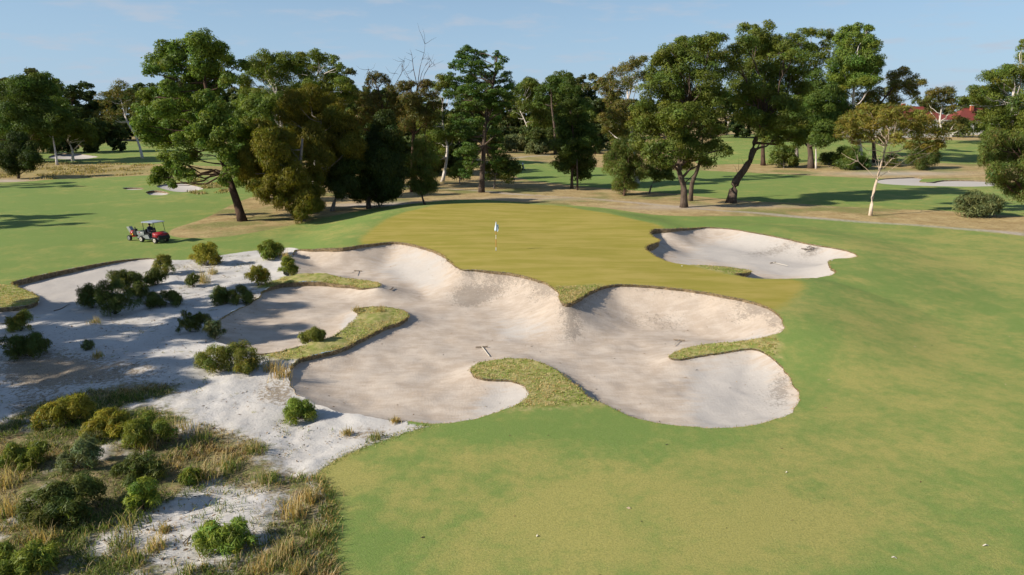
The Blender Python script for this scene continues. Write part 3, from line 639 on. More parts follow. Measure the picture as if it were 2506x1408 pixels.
# ------------------------------------------------------------------ trees (pixel positions in the photograph, each at its own distance)
TREES = [
 # name, label, base, species, trunk radius, trunk pixels, lobes, extras
 ('evergreen_tree', 'small dark round-headed tree alone at the left edge of the dry heath', (45,437), 'darkcone', .22, [(45,415),(43,380)],
  [(42,350,26),(20,370,24),(62,368,26),(12,392,22),(45,392,28),(76,392,22),(30,412,16),(66,408,16)], {}),
 ('eucalyptus_tree', 'big dark gum with spreading flat top at the far left edge', (70,398), 'gumdark', .5, [(72,340),(80,280),(84,250)],
  [(20,235,34),(60,215,34),(100,205,30),(120,230,28),(40,270,36),(90,255,34),(135,262,28),(20,310,34),(70,300,38),(115,300,32),(150,290,24),(10,350,26),(90,345,30),(130,335,24),(-20,280,36),(-40,330,34)], {}),
 ('eucalyptus_tree', 'straight bare pale pole of a gum beside the white forked gum', (140,404), 'gumdark', .26, [(136,375),(130,340),(126,310)],
  [(120,300,22),(140,290,24),(155,310,22),(130,318,18),(110,322,18)], dict(bark='pale', base_y=404)),
 ('eucalyptus_tree', 'white gum forked low into a wide V behind the heath', (178,395), 'gum', .32, [(178,375),(174,360),(164,340)],
  [(170,320,24),(195,315,26),(215,325,22),(150,330,18),(190,340,18),(225,345,14),(180,300,20)], dict(bark='pale', bare=[[(178,372),(192,355),(206,340),(212,325)],[(176,362),(160,342),(152,325)]], scalecol=.8)),
 ('eucalyptus_tree', 'tall leaning white gum with a thin brownish crown at left', (349,388), 'brown', .32, [(342,360),(328,325),(312,300),(303,270),(296,245)],
  [(300,222,24),(325,235,16),(275,230,18),(252,245,18),(330,270,16),(300,275,14),(270,285,20),(245,280,14),(310,255,14)], dict(bark='pale', n=.55, scalecol=.9)),
 ('wattle_tree', 'big spreading wattle with layered bright green crown and red-brown trunk', (594,541), 'wattle', .46, [(580,495),(566,455),(556,425),(545,385),(540,340),(528,295),(512,250),(502,205),(498,165)],
  [(490,112,36),(455,122,28),(525,125,30),(545,150,24),(410,132,30),(385,155,28),(375,178,18),(420,165,26),(440,148,22),(500,165,30),(530,185,28),(560,195,22),(480,195,26),(455,180,20),(592,162,17),
   (520,228,24),(495,215,18),(410,215,22),(375,240,28),(430,235,32),(470,240,30),(400,265,30),(445,275,30),(365,285,26),(340,305,22),(395,300,32),(435,310,32),(370,335,28),(410,345,28),(455,345,28),(345,270,18),
   (490,290,30),(520,275,26),(500,330,28),(540,310,24),(470,380,20),(440,395,22),(410,390,22),(400,425,24),(380,440,16),(440,425,18),(465,430,16),(420,450,12),(520,300,30,1),(545,340,28,1),(510,355,28,1),(535,265,26,1),(555,375,22,1),(480,320,28,1),(505,240,22,1),(565,310,22,1),(560,415,20,1),(585,395,22),(548,445,14,1)],
  dict(bark='red', bare=[[(560,425),(530,385),(500,378),(470,385)],[(552,405),(528,345),(500,335),(455,345),(420,330)]], depth=.8, limb=.5)),
 ('wattle_tree', 'dense blue-green tree with rounded leaf puffs behind the big wattle', (655,495), 'wattle', .34, [(650,430),(640,350),(635,300)],
  [(600,300,30),(630,265,36),(665,255,30),(650,300,34),(610,340,30),(575,330,26),(590,370,28),(660,345,30),(560,300,22),(600,410,26),(618,445,24),(590,440,20),(640,400,26)], dict(scalecol=.95)),
 ('eucalyptus_tree', 'tall pale-limbed gum behind the blue-green tree, left of its neighbour', (672,470), 'gum', .4, [(672,400),(690,320),(678,240),(660,190)],
  [(640,150,26),(625,175,24),(660,165,24),(690,150,26),(600,200,22),(645,200,26),(680,190,28),(715,165,20),(610,235,24),(650,240,26),(595,260,20)], dict(bark='pale', bare=[[(682,270),(668,215),(652,180)],[(680,260),(700,225),(712,190)]])),
 ('eucalyptus_tree', 'tall gum with twin leafy spires above the olive casuarina', (770,470), 'gum', .42, [(772,400),(770,320),(765,240),(775,190)],
  [(780,140,22),(785,165,22),(735,150,26),(720,180,28),(750,175,24),(815,150,16),(820,180,20),(830,165,14),(760,210,30),(800,205,26),(840,210,22),(725,225,28),(835,240,24),(790,245,28),(855,225,14),(865,245,12)], dict(bark='pale', bare=[[(770,290),(722,200),(715,165)],[(770,260),(790,210),(812,175)]])),
 ('casuarina_tree', 'broad yellow-olive weeping casuarina with drooping skirts beside the dark trunk', (738,541), 'olive', .34, [(730,505),(725,460),(735,400),(740,340)],
  [(640,345,34),(620,385,32),(660,380,36),(605,420,24),(640,420,34),(690,345,34),(700,390,34),(680,430,34),(660,455,24),(720,430,30),(700,470,26),(740,490,26),(725,515,20),(755,515,20),(640,310,22),(745,455,26),(770,470,20),(650,475,24,1),(625,455,20,1),(690,495,22,1),(740,525,24,1),(700,445,30,1),(770,505,22)], dict(depth=.9)),
 ('casuarina_tree', 'taller yellow-olive casuarina rising behind the weeping one', (778,520), 'olive', .34, [(776,480),(775,420),(780,360),(785,300)],
  [(720,250,30),(760,240,32),(800,260,32),(705,290,30),(745,285,34),(790,300,34),(830,290,30),(850,320,30),(760,335,34),(810,345,36),(860,360,30),(730,340,28),(780,385,32),(830,390,32),(870,395,24),(800,430,28),(845,425,26),(770,430,24)], dict(scalecol=.75)),
 ('casuarina_tree', 'dark tree on a leaning trunk between the olive casuarina and the dark cone', (812,517), 'darkcone', .26, [(818,495),(826,475),(832,440)],
  [(835,430,28),(810,445,22),(855,450,24),(830,465,22),(860,400,26),(865,475,16)], dict(bark='grey')),
 ('cypress_tree', 'dense blackish conical evergreen at the back left of the green', (902,511), 'darkcone', .3, [(902,480),(910,440),(925,380),(938,320)],
  [(942,292,20),(935,320,26),(955,335,24),(920,345,28),(950,365,32),(915,380,32),(960,395,30),(930,405,36),(900,420,28),(965,425,28),(925,440,36),(955,455,30),(895,455,26),(915,475,26),(880,475,18),(960,478,18),(940,485,14)], {}),
 ('eucalyptus_tree', 'slim young gum with orange-tipped leaves and a leaning dark stem', (1041,501), 'weep', .14, [(1034,485),(1030,462),(1032,430)],
  [(1035,375,20),(1020,390,20),(1050,395,22),(1030,415,24),(1010,425,16),(1050,430,20),(1035,450,24),(1015,455,18),(1055,455,18),(1030,470,18),(1040,350,18),(1025,355,14)], dict(bark='dark')),
 ('eucalyptus_tree', 'rusty brown gum with dying top behind the black cone', (925,468), 'brown', .36, [(925,420),(940,330),(935,260),(925,215)],
  [(915,185,16),(935,200,18),(905,205,14),(890,245,24),(925,240,24),(900,275,26),(870,280,20),(930,280,26),(880,310,24),(955,225,18),(965,255,22)], dict(bark='red', bare=[[(935,262),(920,225),(905,190),(902,170)],[(940,280),(960,220),(985,175),(990,150)],[(945,250),(955,200),(975,165)]], scalecol=.75)),
 ('eucalyptus_tree', 'half-dead gum with bare twigs reaching above the left tree line', (1010,470), 'brown', .38, [(1010,420),(1012,330),(1016,260),(1022,210)],
  [(985,215,18),(1005,215,20),(1040,215,20),(1030,240,24),(1000,250,26),(1055,235,16),(1065,265,18),(985,270,24),(1020,280,28),(1050,290,24),(990,310,24)],
  dict(bark='red', bare=[[(1022,215),(1012,170),(1008,135),(1003,120)],[(1020,225),(1028,165),(1038,130),(1040,108)],[(1024,230),(1040,180),(1058,155),(1066,165)],[(1022,225),(1032,180),(1050,145)],[(1010,250),(1000,190),(985,165)]], scalecol=.72)),
 ('eucalyptus_tree', 'white-limbed gum with twisted bare boughs left of the tall pine', (1082,445), 'gum', .3, [(1090,410),(1095,360),(1085,310),(1080,270)],
  [(1085,200,20),(1070,215,16),(1100,215,18),(1060,285,22),(1040,305,20),(1075,330,24),(1050,345,22),(1100,300,20),(1110,335,22),(1085,370,22),(1065,390,18),(1055,370,16)], dict(bark='pale', bare=[[(1080,290),(1070,255),(1078,225)],[(1082,290),(1098,265),(1115,250)],[(1078,285),(1062,265),(1058,250)]], scalecol=.9)),
 ('pine_tree', 'tall dark-trunked pine with ragged tiered crown standing behind the flag', (1178,471), 'pine', .42, [(1180,430),(1183,380),(1186,330),(1190,280),(1200,235),(1212,180),(1216,140)],
  [(1150,130,20),(1130,140,18),(1170,140,20),(1115,160,16),(1145,160,22),(1180,165,22),(1215,135,12),(1232,145,11),(1222,165,14),(1105,190,16),(1130,190,24),(1165,195,26),(1200,190,20),(1240,185,14),(1235,205,20),(1250,215,14),(1115,220,20),(1150,225,26),(1190,225,24),(1220,230,24),(1245,240,16),
   (1125,255,22),(1160,260,26),(1205,260,24),(1100,235,14),(1235,262,16),(1130,290,22),(1165,300,22),(1210,295,20),(1110,320,16),(1140,330,22),(1215,330,18),(1150,365,22),(1125,375,16),(1215,365,18),(1155,400,22),(1140,425,18),(1215,400,20)], dict(depth=.7)),
 ('eucalyptus_tree', 'small bushy olive sapling left of the pine trunk', (1125,452), 'gum', .12, [(1125,440),(1125,425)], [(1125,412,16),(1108,422,14),(1140,424,14),(1122,430,14)], {}),
 ('wattle_tree', 'low spreading green tree right of the pine trunk', (1209,461), 'gum', .16, [(1211,445),(1213,425)], [(1215,385,22),(1240,395,22),(1195,405,20),(1225,415,24),(1255,415,20),(1200,430,16),(1240,432,20),(1265,405,12)], dict(scalecol=.75)),
 ('eucalyptus_tree', 'white-trunked leaning gum beyond the far fairway', (1303,360), 'gum', .4, [(1300,340),(1292,315),(1282,290),(1272,270)],
  [(1275,225,24),(1300,210,20),(1255,245,18),(1310,235,22),(1285,260,22),(1320,270,22),(1345,255,20),(1335,290,22),(1360,280,18),(1305,300,20),(1350,310,20),(1265,285,16),(1300,205,14),(1325,325,16)], dict(bark='pale', bare=[[(1284,292),(1268,278),(1250,272)]], scalecol=.8)),
 ('eucalyptus_tree', 'dense upright dark gum between the pine and the big twin-trunked gum', (1399,462), 'gumdark', .24, [(1400,430),(1400,390),(1402,320),(1395,260)],
  [(1393,205,16),(1385,225,20),(1405,225,18),(1385,255,22),(1410,260,22),(1385,285,24),(1420,290,24),(1400,310,28),(1375,325,24),(1435,325,24),(1400,345,30),(1380,365,28),(1430,365,28),(1450,350,18),(1400,390,28),(1375,400,22),(1435,400,24),(1410,420,24),(1430,430,16),(1380,415,14)], dict(second=[(1413,466),(1413,430),(1412,390)], scalecol=.85)),
 ('eucalyptus_tree', 'far tall gum peeping above the upright dark gum', (1360,378), 'gumdark', .45, [(1358,320),(1350,260),(1350,220)],
  [(1350,200,20),(1370,195,20),(1390,195,16),(1335,225,22),(1365,225,24),(1325,250,20),(1390,240,20),(1430,260,18),(1440,285,16)], {}),
 ('eucalyptus_tree', 'brownish airy gum leaning out left of the big twin-trunked gum', (1560,448), 'brown', .4, [(1555,400),(1548,340),(1540,280),(1535,220)],
  [(1545,160,22),(1570,155,18),(1520,175,20),(1490,195,20),(1465,205,18),(1480,225,18),(1510,215,22),(1545,200,22),(1575,190,18),(1455,215,10),(1500,250,22),(1530,260,24),(1505,290,24),(1540,300,24),(1490,320,22),(1520,335,22),(1475,290,16)], dict(bark='pale', bare=[[(1545,260),(1560,200),(1540,185),(1510,175)]])),
 ('eucalyptus_tree', 'small weeping gum on a short stem left of the twin trunks', (1528,480), 'weep', .16, [(1528,460),(1527,430)],
  [(1520,360,22),(1545,365,22),(1500,385,22),(1535,395,24),(1560,400,20),(1510,415,24),(1540,425,22),(1490,410,16),(1525,448,22),(1545,455,14),(1510,455,14),(1570,425,16)], {}),
 ('wattle_tree', 'little crooked tree leaning towards the twin-trunked gum', (1588,474), 'gum', .14, [(1594,455),(1603,440),(1606,425)],
  [(1600,405,20),(1620,415,20),(1580,420,16),(1635,430,16),(1610,430,18),(1640,410,14)], dict(bark='grey', scalecol=.7)),
 ('eucalyptus_tree', 'large leafy gum with a forked double trunk behind the right bunker', (1674,508), 'gum', .46, [(1674,475),(1672,452),(1662,420),(1664,380),(1675,320),(1690,250)],
  [(1640,125,28),(1670,112,28),(1700,112,30),(1735,105,26),(1755,100,20),(1615,150,24),(1650,155,32),(1690,150,34),(1730,145,32),(1760,140,24),(1605,185,28),(1640,195,34),(1685,195,36),(1730,190,34),(1765,185,24),(1590,225,28),(1630,235,34),(1675,240,36),(1720,240,34),(1755,235,26),
   (1570,265,28),(1610,275,34),(1655,280,34),(1700,285,34),(1745,280,28),(1560,305,26),(1595,320,32),(1640,325,34),(1690,330,34),(1735,325,30),(1565,345,22),(1605,360,28),(1650,365,30),(1700,370,30),(1745,365,28),(1775,370,18),(1630,395,22),(1675,400,22),(1730,400,20),(1585,385,16)],
  dict(second=[(1690,492),(1693,450),(1705,420),(1715,385),(1720,330)], bark='dark', bare=[[(1674,450),(1700,425),(1715,400)]], scalecol=.85)),
 ('eucalyptus_tree', 'large gum on a thick curved leaning dark trunk', (1789,496), 'gum', .62, [(1795,465),(1803,440),(1822,415),(1838,385),(1846,350),(1862,315),(1875,280)],
  [(1825,108,26),(1855,95,28),(1885,105,24),(1800,130,24),(1840,130,30),(1880,135,30),(1915,130,28),(1940,140,22),(1795,165,24),(1830,170,32),(1870,175,34),(1915,170,32),(1950,175,26),(1810,205,28),(1850,215,34),(1895,215,34),(1940,215,30),(1965,225,22),
   (1830,250,30),(1870,260,32),(1915,260,32),(1950,260,26),(1845,290,26),(1885,300,30),(1925,300,30),(1955,300,24),(1905,335,24),(1945,335,24),(1870,330,18),(1820,285,22),(1805,245,20)],
  dict(bark='dark', bare=[[(1838,400),(1860,350),(1895,345),(1950,335)],[(1802,455),(1805,425),(1835,398)]], scalecol=.85)),
 ('eucalyptus_tree', 'tall flat-topped gum whose crown shows highest between the two big gums', (1868,405), 'gum', .5, [(1867,370),(1868,300),(1870,200),(1875,120)],
  [(1820,72,16),(1845,75,14),(1880,66,16),(1875,95,16),(1860,110,18),(1900,110,18),(1835,100,14),(1890,130,20)], dict(bark='red', puffs=10)),
 ('eucalyptus_tree', 'dark broad gum on a thick straight trunk beyond the far fairway', (1984,412), 'gumdark', .7, [(1984,380),(1980,340),(1990,290),(2000,230)],
  [(1940,290,26),(1970,270,30),(2005,255,32),(2040,250,28),(2065,270,24),(1945,320,26),(1980,310,32),(2015,300,34),(2050,300,28),(2020,225,26),(1985,230,26),(1960,345,22),(2000,345,26),(2035,330,24),(2075,300,18),(1990,200,26)], dict(bark='dark', scalecol=1.05)),
 ('eucalyptus_tree', 'grey-green flat-topped gum behind the curved gum on the right', (1950,395), 'gum', .45, [(1950,340),(1960,250),(1970,150)],
  [(1935,95,16),(1960,85,18),(1990,85,18),(2020,85,16),(1925,115,16),(1960,115,22),(1995,115,22),(2025,115,18),(1975,145,22),(2010,145,22),(1985,175,20),(2035,95,12)], dict(bark='grey', puffs=10, scalecol=.95)),
 ('eucalyptus_tree', 'tall bright green gum with a stepped crown standing against open sky', (2107,405), 'wattle', .5, [(2106,370),(2098,320),(2088,270),(2090,210),(2095,150)],
  [(2070,78,14),(2095,72,14),(2125,72,12),(2060,95,18),(2090,100,22),(2120,100,22),(2140,115,18),(2070,125,24),(2105,130,28),(2135,140,22),(2050,155,22),(2080,165,28),(2115,165,28),(2140,170,20),(2150,155,12),(2040,190,22),(2070,200,26),(2105,200,26),(2130,205,20),(2060,225,20)], dict(bark='pale', scalecol=1.05)),
 ('eucalyptus_tree', 'thin white straight-stemmed gum beside the thick dark trunk', (1997,414), 'gumdark', .17, [(1997,380),(1996,350),(1994,325)], [(1990,310,16),(2005,320,14),(1980,322,12),(2000,300,14)], dict(bark='pale')),
 ('eucalyptus_tree', 'reddish-olive gum with pale leaning limbs in front of the red roofs', (2140,398), 'brown', .42, [(2138,350),(2130,300),(2150,260),(2185,215)],
  [(2190,185,18),(2210,180,18),(2230,195,18),(2250,205,14),(2200,210,22),(2180,225,20),(2225,220,20),(2120,235,20),(2100,240,16),(2135,250,18),(2150,230,18),(2115,265,18),(2190,250,18),(2160,265,16),(2240,235,14)], dict(bark='red', bare=[[(2135,300),(2160,262),(2200,240)],[(2132,300),(2128,260),(2120,240)]], scalecol=1.0)),
 ('eucalyptus_tree', 'slender gum with peeling cream trunk and umbrella crown by the right fairway', (2130,528), 'umbrella', .20, [(2133,500),(2138,470),(2146,440),(2153,415),(2164,375),(2172,345)],
  [(2075,300,22),(2060,325,20),(2095,290,24),(2120,275,24),(2150,272,26),(2180,280,26),(2210,280,26),(2240,290,26),(2265,305,26),(2290,330,24),(2305,350,18),(2285,365,18),(2085,320,22),(2110,310,26),(2145,305,26),(2180,312,26),(2215,315,26),(2245,330,24),(2260,350,18),(2125,335,20),(2165,338,20),(2200,342,20),(2090,345,16),(2230,358,14)],
  dict(bare=[[(2146,440),(2122,415),(2100,395),(2092,370)],[(2152,420),(2168,405),(2180,380),(2185,350)],[(2148,435),(2185,412),(2215,385),(2245,365)],[(2150,425),(2150,395),(2140,360)],[(2168,405),(2200,370),(2215,345)]], depth=.9, limb=.8)),
 ('eucalyptus_tree', 'olive gum with broken pale limbs between the two red roofs', (2310,352), 'brown', .4, [(2308,330),(2300,300),(2305,260)],
  [(2285,235,20),(2310,230,20),(2265,245,14),(2295,258,18),(2320,255,18),(2335,270,14),(2275,270,14),(2340,300,18),(2320,310,16),(2355,315,14)], dict(bark='pale', bare=[[(2302,310),(2318,285),(2325,270)]], scalecol=.8)),
 ('eucalyptus_tree', 'big dark-leaved gum at the right edge, tallest there', (2470,405), 'gum', .5, [(2470,360),(2475,290),(2480,220)],
  [(2505,110,16),(2520,140,24),(2420,190,20),(2450,185,24),(2480,175,26),(2510,185,28),(2390,225,20),(2420,220,24),(2455,220,28),(2490,220,30),(2360,245,14),(2385,250,18),(2420,255,26),(2460,260,30),(2500,260,30),(2440,290,26),(2480,300,30),(2515,300,28),(2420,300,18),(2450,325,24),(2490,335,26),(2430,330,18)], dict(bark='pale', scalecol=.9)),
 ('eucalyptus_tree', 'drooping olive gum nearest the right edge of the picture', (2530,540), 'weep', .3, [(2525,480),(2510,420),(2500,380)],
  [(2430,340,22),(2415,365,18),(2455,350,24),(2480,345,24),(2510,350,26),(2420,395,20),(2450,385,26),(2485,385,28),(2515,395,28),(2440,420,24),(2475,425,28),(2510,440,28),(2450,450,18),(2485,465,24),(2510,475,22),(2430,440,14),(2540,400,30),(2540,450,28)], dict(depth=.7, n=.95, scalecol=.95)),
 ('eucalyptus_tree', 'loose grey-green gum screening the right red-roofed house', (2425,352), 'gum', .3, [(2425,330),(2422,305)], [(2400,285,18),(2425,275,20),(2445,290,18),(2395,310,18),(2425,308,22),(2450,318,18),(2410,330,14)], dict(bark='pale', scalecol=.85)),
 ('eucalyptus_tree', 'low olive gum screening the left end of the long white house', (2085,352), 'gum', .3, [(2085,330),(2082,300)], [(2060,285,18),(2085,275,20),(2105,290,18),(2075,305,18),(2100,318,16)], dict(bark='red', scalecol=.85)),
 ('shrub_tree', 'rounded grey-green shrub with short stem below the umbrella gum crown', (2262,415), 'weep', .12, [(2262,400),(2260,388)], [(2250,375,20),(2275,370,20),(2240,390,18),(2270,392,20),(2255,402,14),(2285,385,14)], dict(scalecol=.75)),
 ('shrub_tree', 'dark bushy shrub beside the red trunk beyond the far fairway', (2080,416), 'gumdark', .12, [(2080,405),(2080,390)], [(2065,380,20),(2090,378,20),(2055,398,18),(2080,400,20),(2105,398,18),(2120,405,12)], {}),
 ('shrub_tree', 'grey-green bush at the foot of the curved gum, beyond the fairway', (1918,412), 'gum', .12, [(1918,400),(1916,385)], [(1905,372,18),(1930,375,18),(1895,390,16),(1918,395,18),(1940,392,14),(1910,360,12)], dict(scalecol=.8)),
]
n_tree = 0
for i, (nm, lab, base, sp_, r_, trunk, lobes, ex) in enumerate(TREES):
    ex = dict(ex); ex.pop('base_y', None); pf = ex.pop('puffs', None)
    make_tree(nm, lab, 'tree', base, lobes, sp_, trunk, r_, seed=i, puffs=pf, **ex); n_tree += 1
print('trees', round(time.time()-T0, 1))
# trees left of the picture, whose long shadows cross the waste and the left fairway
def off_tree(x, y, h, w, seed, label, spec='gum', cl=.55):
    rg = np.random.default_rng(seed); z = float(zb(np.array([x]), np.array([y]))[0]); S = SPEC[spec]
    root = empty('eucalyptus_tree', (x, y, z)); tag(root, label, 'tree', 'gums standing left of the picture')
    tp = np.array([[0, 0, -.2], [.2, .1, h*.25], [-.2, .2, h*.5], [.1, 0, h*.8]]); tp = smooth_poly(tp, .8, False); tr = np.linspace(.38, .08, len(tp))
    b = Build(); b.tube(tp, tr, 7); b.obj('trunk', BARK['grey'], root); br = Build(); cs, rs = [], []
    for j in range(16):
        a = rg.uniform(0, 6.283); rr = w*math.sqrt(rg.random()); c = np.array([rr*math.cos(a), rr*math.sin(a), h*rg.uniform(cl, .97)]); q = rg.uniform(.9, 1.6)
        p, r2 = bend(tp[int(len(tp)*.55)], c, rg, 5, .1, .1, .03); br.tube(p, r2, 5)
        for _ in range(7): d_ = unit(rg.normal(size=3)); cs.append(c+d_*q*.7); pr = q*rg.uniform(.4, .65); rs.append((pr, pr, pr*.7))
    br.obj('branches', BARK['grey'], root)
    V, Fq, col = leaves(np.array(cs), np.array(rs), 120, .36, .45, S['col'], droop=.4, rg=rg); mesh_np('crown', V, Fq, M_LEAF, root, col=col)
OFF = [(-37,29.5,15.5,3.6),(-42,24,17,3.8),(-41,34,15,3.2),(-47,19,17,4.0),(-36,20,12.5,3.0),(-52,29,18,4),(-43,14,13,3.2),(-77,63,19,4.0),(-82,68,19,4.2),(-100,104,18,6)]
for i, (x, y, h, w) in enumerate(OFF): off_tree(x, y, h, w, 500+i, 'tall gum standing outside the left edge of the picture', cl=.42)

# the far tree line: a few kinds, copied with their parts
def far_proto(seed, h, w, col, bark):
    rg = np.random.default_rng(seed); root = empty('eucalyptus_tree', (0, 0, 0))
    tp = np.array([[0, 0, -.3], [.3, 0, h*.3], [-.2, .2, h*.6], [0, 0, h*.85]]); tp = smooth_poly(tp, 1.5, False)
    b = Build(); b.tube(tp, np.linspace(.42, .1, len(tp)), 6); cs, rs = [], []
    for j in range(34):
        a = rg.uniform(0, 6.283); t = rg.uniform(.10, .96); rr = w*math.sqrt(rg.random())*(1.15-abs(t-.6)*1.3); c = np.array([rr*math.cos(a), rr*math.sin(a), h*t]); q = rg.uniform(1.2, 2.2)
        p, r2 = bend(tp[min(len(tp)-1, int(len(tp)*t*.8))], c, rg, 4, .1, .12, .03); b.tube(p, r2, 4)
        for _ in range(7): d_ = unit(rg.normal(size=3)+np.array([0, 0, .2])); pr = q*rg.uniform(.45, .75); cs.append(c+d_*q*.75); rs.append((pr, pr, pr*.62))
    b.obj('trunk', BARK[bark], root)
    V, Fq, cc = leaves(np.array(cs), np.array(rs), 48, .75, .55, col, .25, .1, droop=.3, rg=rg); mesh_np('crown', V, Fq, M_LEAF, root, col=cc)
    return root
PROT = [far_proto(801, 17, 6.0, (.090, .120, .030), 'grey'), far_proto(802, 14, 6.5, (.066, .092, .026), 'dark'), far_proto(803, 19, 5.2, (.110, .120, .034), 'pale'), far_proto(804, 10, 5.0, (.090, .115, .026), 'grey')]
used = [0]*len(PROT)
def put_far(k, loc, rz, s, label, group):
    p = PROT[k]
    if not used[k]: r = p; ch = []
    else:
        r = p.copy(); C.objects.link(r)
        for c in list(p.children):
            q = c.copy(); C.objects.link(q); q.parent = r
    used[k] = 1; r.location = loc; r.rotation_euler = (0, 0, rz); r.scale = (s, s, s*rg_far.uniform(.9, 1.1)); tag(r, label, 'tree', group)
rg_far = np.random.default_rng(99)
ROWS = [  # pixel x from, to, pixel y of the foot, step px, kinds, size, label, group
 (-760, 720, 343, 32, (0,1,1,2), 1.3, 'dark gum in the far tree line beyond the left fairways', 'far tree line on the left'),
 (-120, 300, 372, 55, (1,1,3), .72, 'low dark tree crowding the left tree line', 'low trees on the far left'),
 (1130, 1500, 372, 36, (3,1,3), .62, 'low bushy tree in the understorey beyond the far fairway', 'understorey beyond the far fairway'),
 (850, 1130, 425, 46, (3,1), .62, 'low bushy tree in the shade behind the black cone', 'understorey behind the left grove'),
 (560, 1520, 348, 26, (0,1,2), 1.1, 'gum in the far tree line behind the middle trees', 'far tree line in the middle'),
 (620, 1130, 400, 48, (1,3,0), .85, 'bushy tree filling the gap behind the left grove', 'trees behind the left grove'),
 (1420, 1980, 333, 34, (0,1,2), .8, 'gum in the far tree line behind the two big gums', 'far tree line behind the big gums'),
 (1960, 3300, 312, 38, (0,2,1), .9, 'gum in the far tree line behind the red roofs', 'far tree line on the right')]
for x0, x1, yy, stp, kinds, s, lab, grp in ROWS:
    x = x0
    while x < x1:
        g = ground([(x, yy+rg_far.uniform(-5, 5))])[0]
        put_far(int(rg_far.choice(kinds)), g, rg_far.uniform(0, 6.28), s*rg_far.uniform(.8, 1.15)*(np.hypot(g[0], g[1])/260 if False else 1), lab, grp); x += stp*rg_far.uniform(.7, 1.3)
print('far trees', round(time.time()-T0, 1))

# ------------------------------------------------------------------ low vegetation
def blades(base, h, lean, width, col, rg, cvar=.25, curl=.5):
    """grass blades: base (n,3), h (n,), lean (n,) fraction of height"""
    n = len(base); a = rg.uniform(0, 2*np.pi, n); dr = np.stack([np.cos(a), np.sin(a), np.zeros(n)], 1)
    sd = np.stack([-np.sin(a), np.cos(a), np.zeros(n)], 1); w = (width*rg.uniform(.7, 1.3, n))[:, None]*.5
    h = np.asarray(h); lean = np.asarray(lean); hv = h[:, None]*np.array([0, 0, 1.])
    mid = base+hv*.55+dr*(h*lean*.35)[:, None]; tip = base+hv*(1-.35*curl*lean)[:, None]+dr*(h*lean)[:, None]
    V = np.stack([base-sd*w, base+sd*w, mid-sd*w*.75, mid+sd*w*.75, tip], 1).reshape(-1, 3)
    o = np.arange(n)[:, None]*5
    Q = o+np.array([[0, 1, 3, 2]]); T = o+np.array([[2, 3, 4]])
    c = np.asarray(col) if np.ndim(col) == 2 else np.broadcast_to(np.asarray(col), (n, 3))
    c = c*rg.uniform(1-cvar, 1+cvar, n)[:, None]
    return V, Q, T, np.repeat(c, 5, 0)
STRAW, GOLD, GREENB, DARKG = np.array((.52, .40, .19)), np.array((.50, .32, .11)), np.array((.20, .25, .05)), np.array((.115, .155, .034))
def mixcol(n, rg, parts):
    cols = np.array([p[0] for p in parts]); w = np.array([p[1] for p in parts], float); return cols[rg.choice(len(parts), n, p=w/w.sum())]
def blade_obj(name, base, h, lean, width, col, rg, parent=None, curl=.5):
    V, Q, T, c = blades(base, h, lean, width, col, rg, curl=curl); return mesh_np(name, V, [Q, T], M_LEAF, parent, col=c)
SH = dict(green=(.185, .215, .030), dark=(.110, .132, .028), yellow=(.285, .255, .032), grey=(.165, .185, .070), bright=(.215, .270, .038), olive=(.205, .205, .036))
def make_shrub(label, cx, by, rx, ty, kind, seed, group='low shrubs on the sandy waste', name='shrub', parts=None, leaf=.075, asp=.26, cov=2.0, up=.5):
    rg = np.random.default_rng(3000+seed)
    yb = by-(by-ty)*.22; g = ground([(cx, yb)])[0]; g[2] = ground_z(g[0], g[1])[0]
    D = to_px(g)[1][0]; k = D/F; W = rx*k*1.02; H = (by-ty)*k*(1.04 if by < 1000 else .90)
    root = empty(name, g); tag(root, label, 'shrub', group)
    subs = parts or [(0, 0, 1.0)]
    cs, rs = [], []; st = Build(); col = []
    for ox, oy, sc in subs:
        for j in range(int(26*max(sc, .6))):
            a = rg.uniform(0, 6.283); u = math.sqrt(rg.random()); e = rg.uniform(.12, 1.0)
            prof = math.sqrt(max(0, 1-(e-.25)**2/.72))              # dome
            c = np.array([ox*W+sc*W*.74*u*prof*math.cos(a), oy*W+sc*W*.74*u*prof*math.sin(a), H*sc*(.06+.74*e)])
            pr = W*sc*rg.uniform(.16, .38); pr = min(pr, H*.42); cs.append(c); rs.append((pr, pr, pr*rg.uniform(.8, 1.15)))
            if j % 3 == 0:
                e_ = c*np.array([1.2, 1.2, 1.28]) if j % 9 == 0 else c
                p, rr = bend((ox*W*.6, oy*W*.6, -.05), e_, rg, 4, .08, .018, .006); st.tube(p, rr, 4)
    cs, rs = np.array(cs), np.array(rs)
    lf = max(leaf, .0029*D); n = np.clip(cov*np.pi*rs[:, 0]**2/(lf*lf*asp*.5), 20, 420).astype(int)
    V, Fq, c = leaves(cs, rs, n, lf, asp, SH[kind], .26, .10, up=up, droop=-1, shell=.35, rg=rg, spread=.8)
    V2_, F2_, c2_ = leaves(cs, rs*1.04, np.maximum(n//7, 6), max(.22, .0075*D), .13, np.array(SH[kind])*1.1, .3, .12, up=.6, droop=-1, shell=.8, rg=rg, spread=.6)
    Fq = np.concatenate([Fq, F2_+len(V)]); V = np.concatenate([V, V2_]); c = np.concatenate([c, c2_])
    V[:, 2] = np.maximum(V[:, 2], -.06)
    mesh_np('foliage', V, Fq, M_LEAF, root, col=c); st.obj('stems', BARK['dark'], root)
    return root
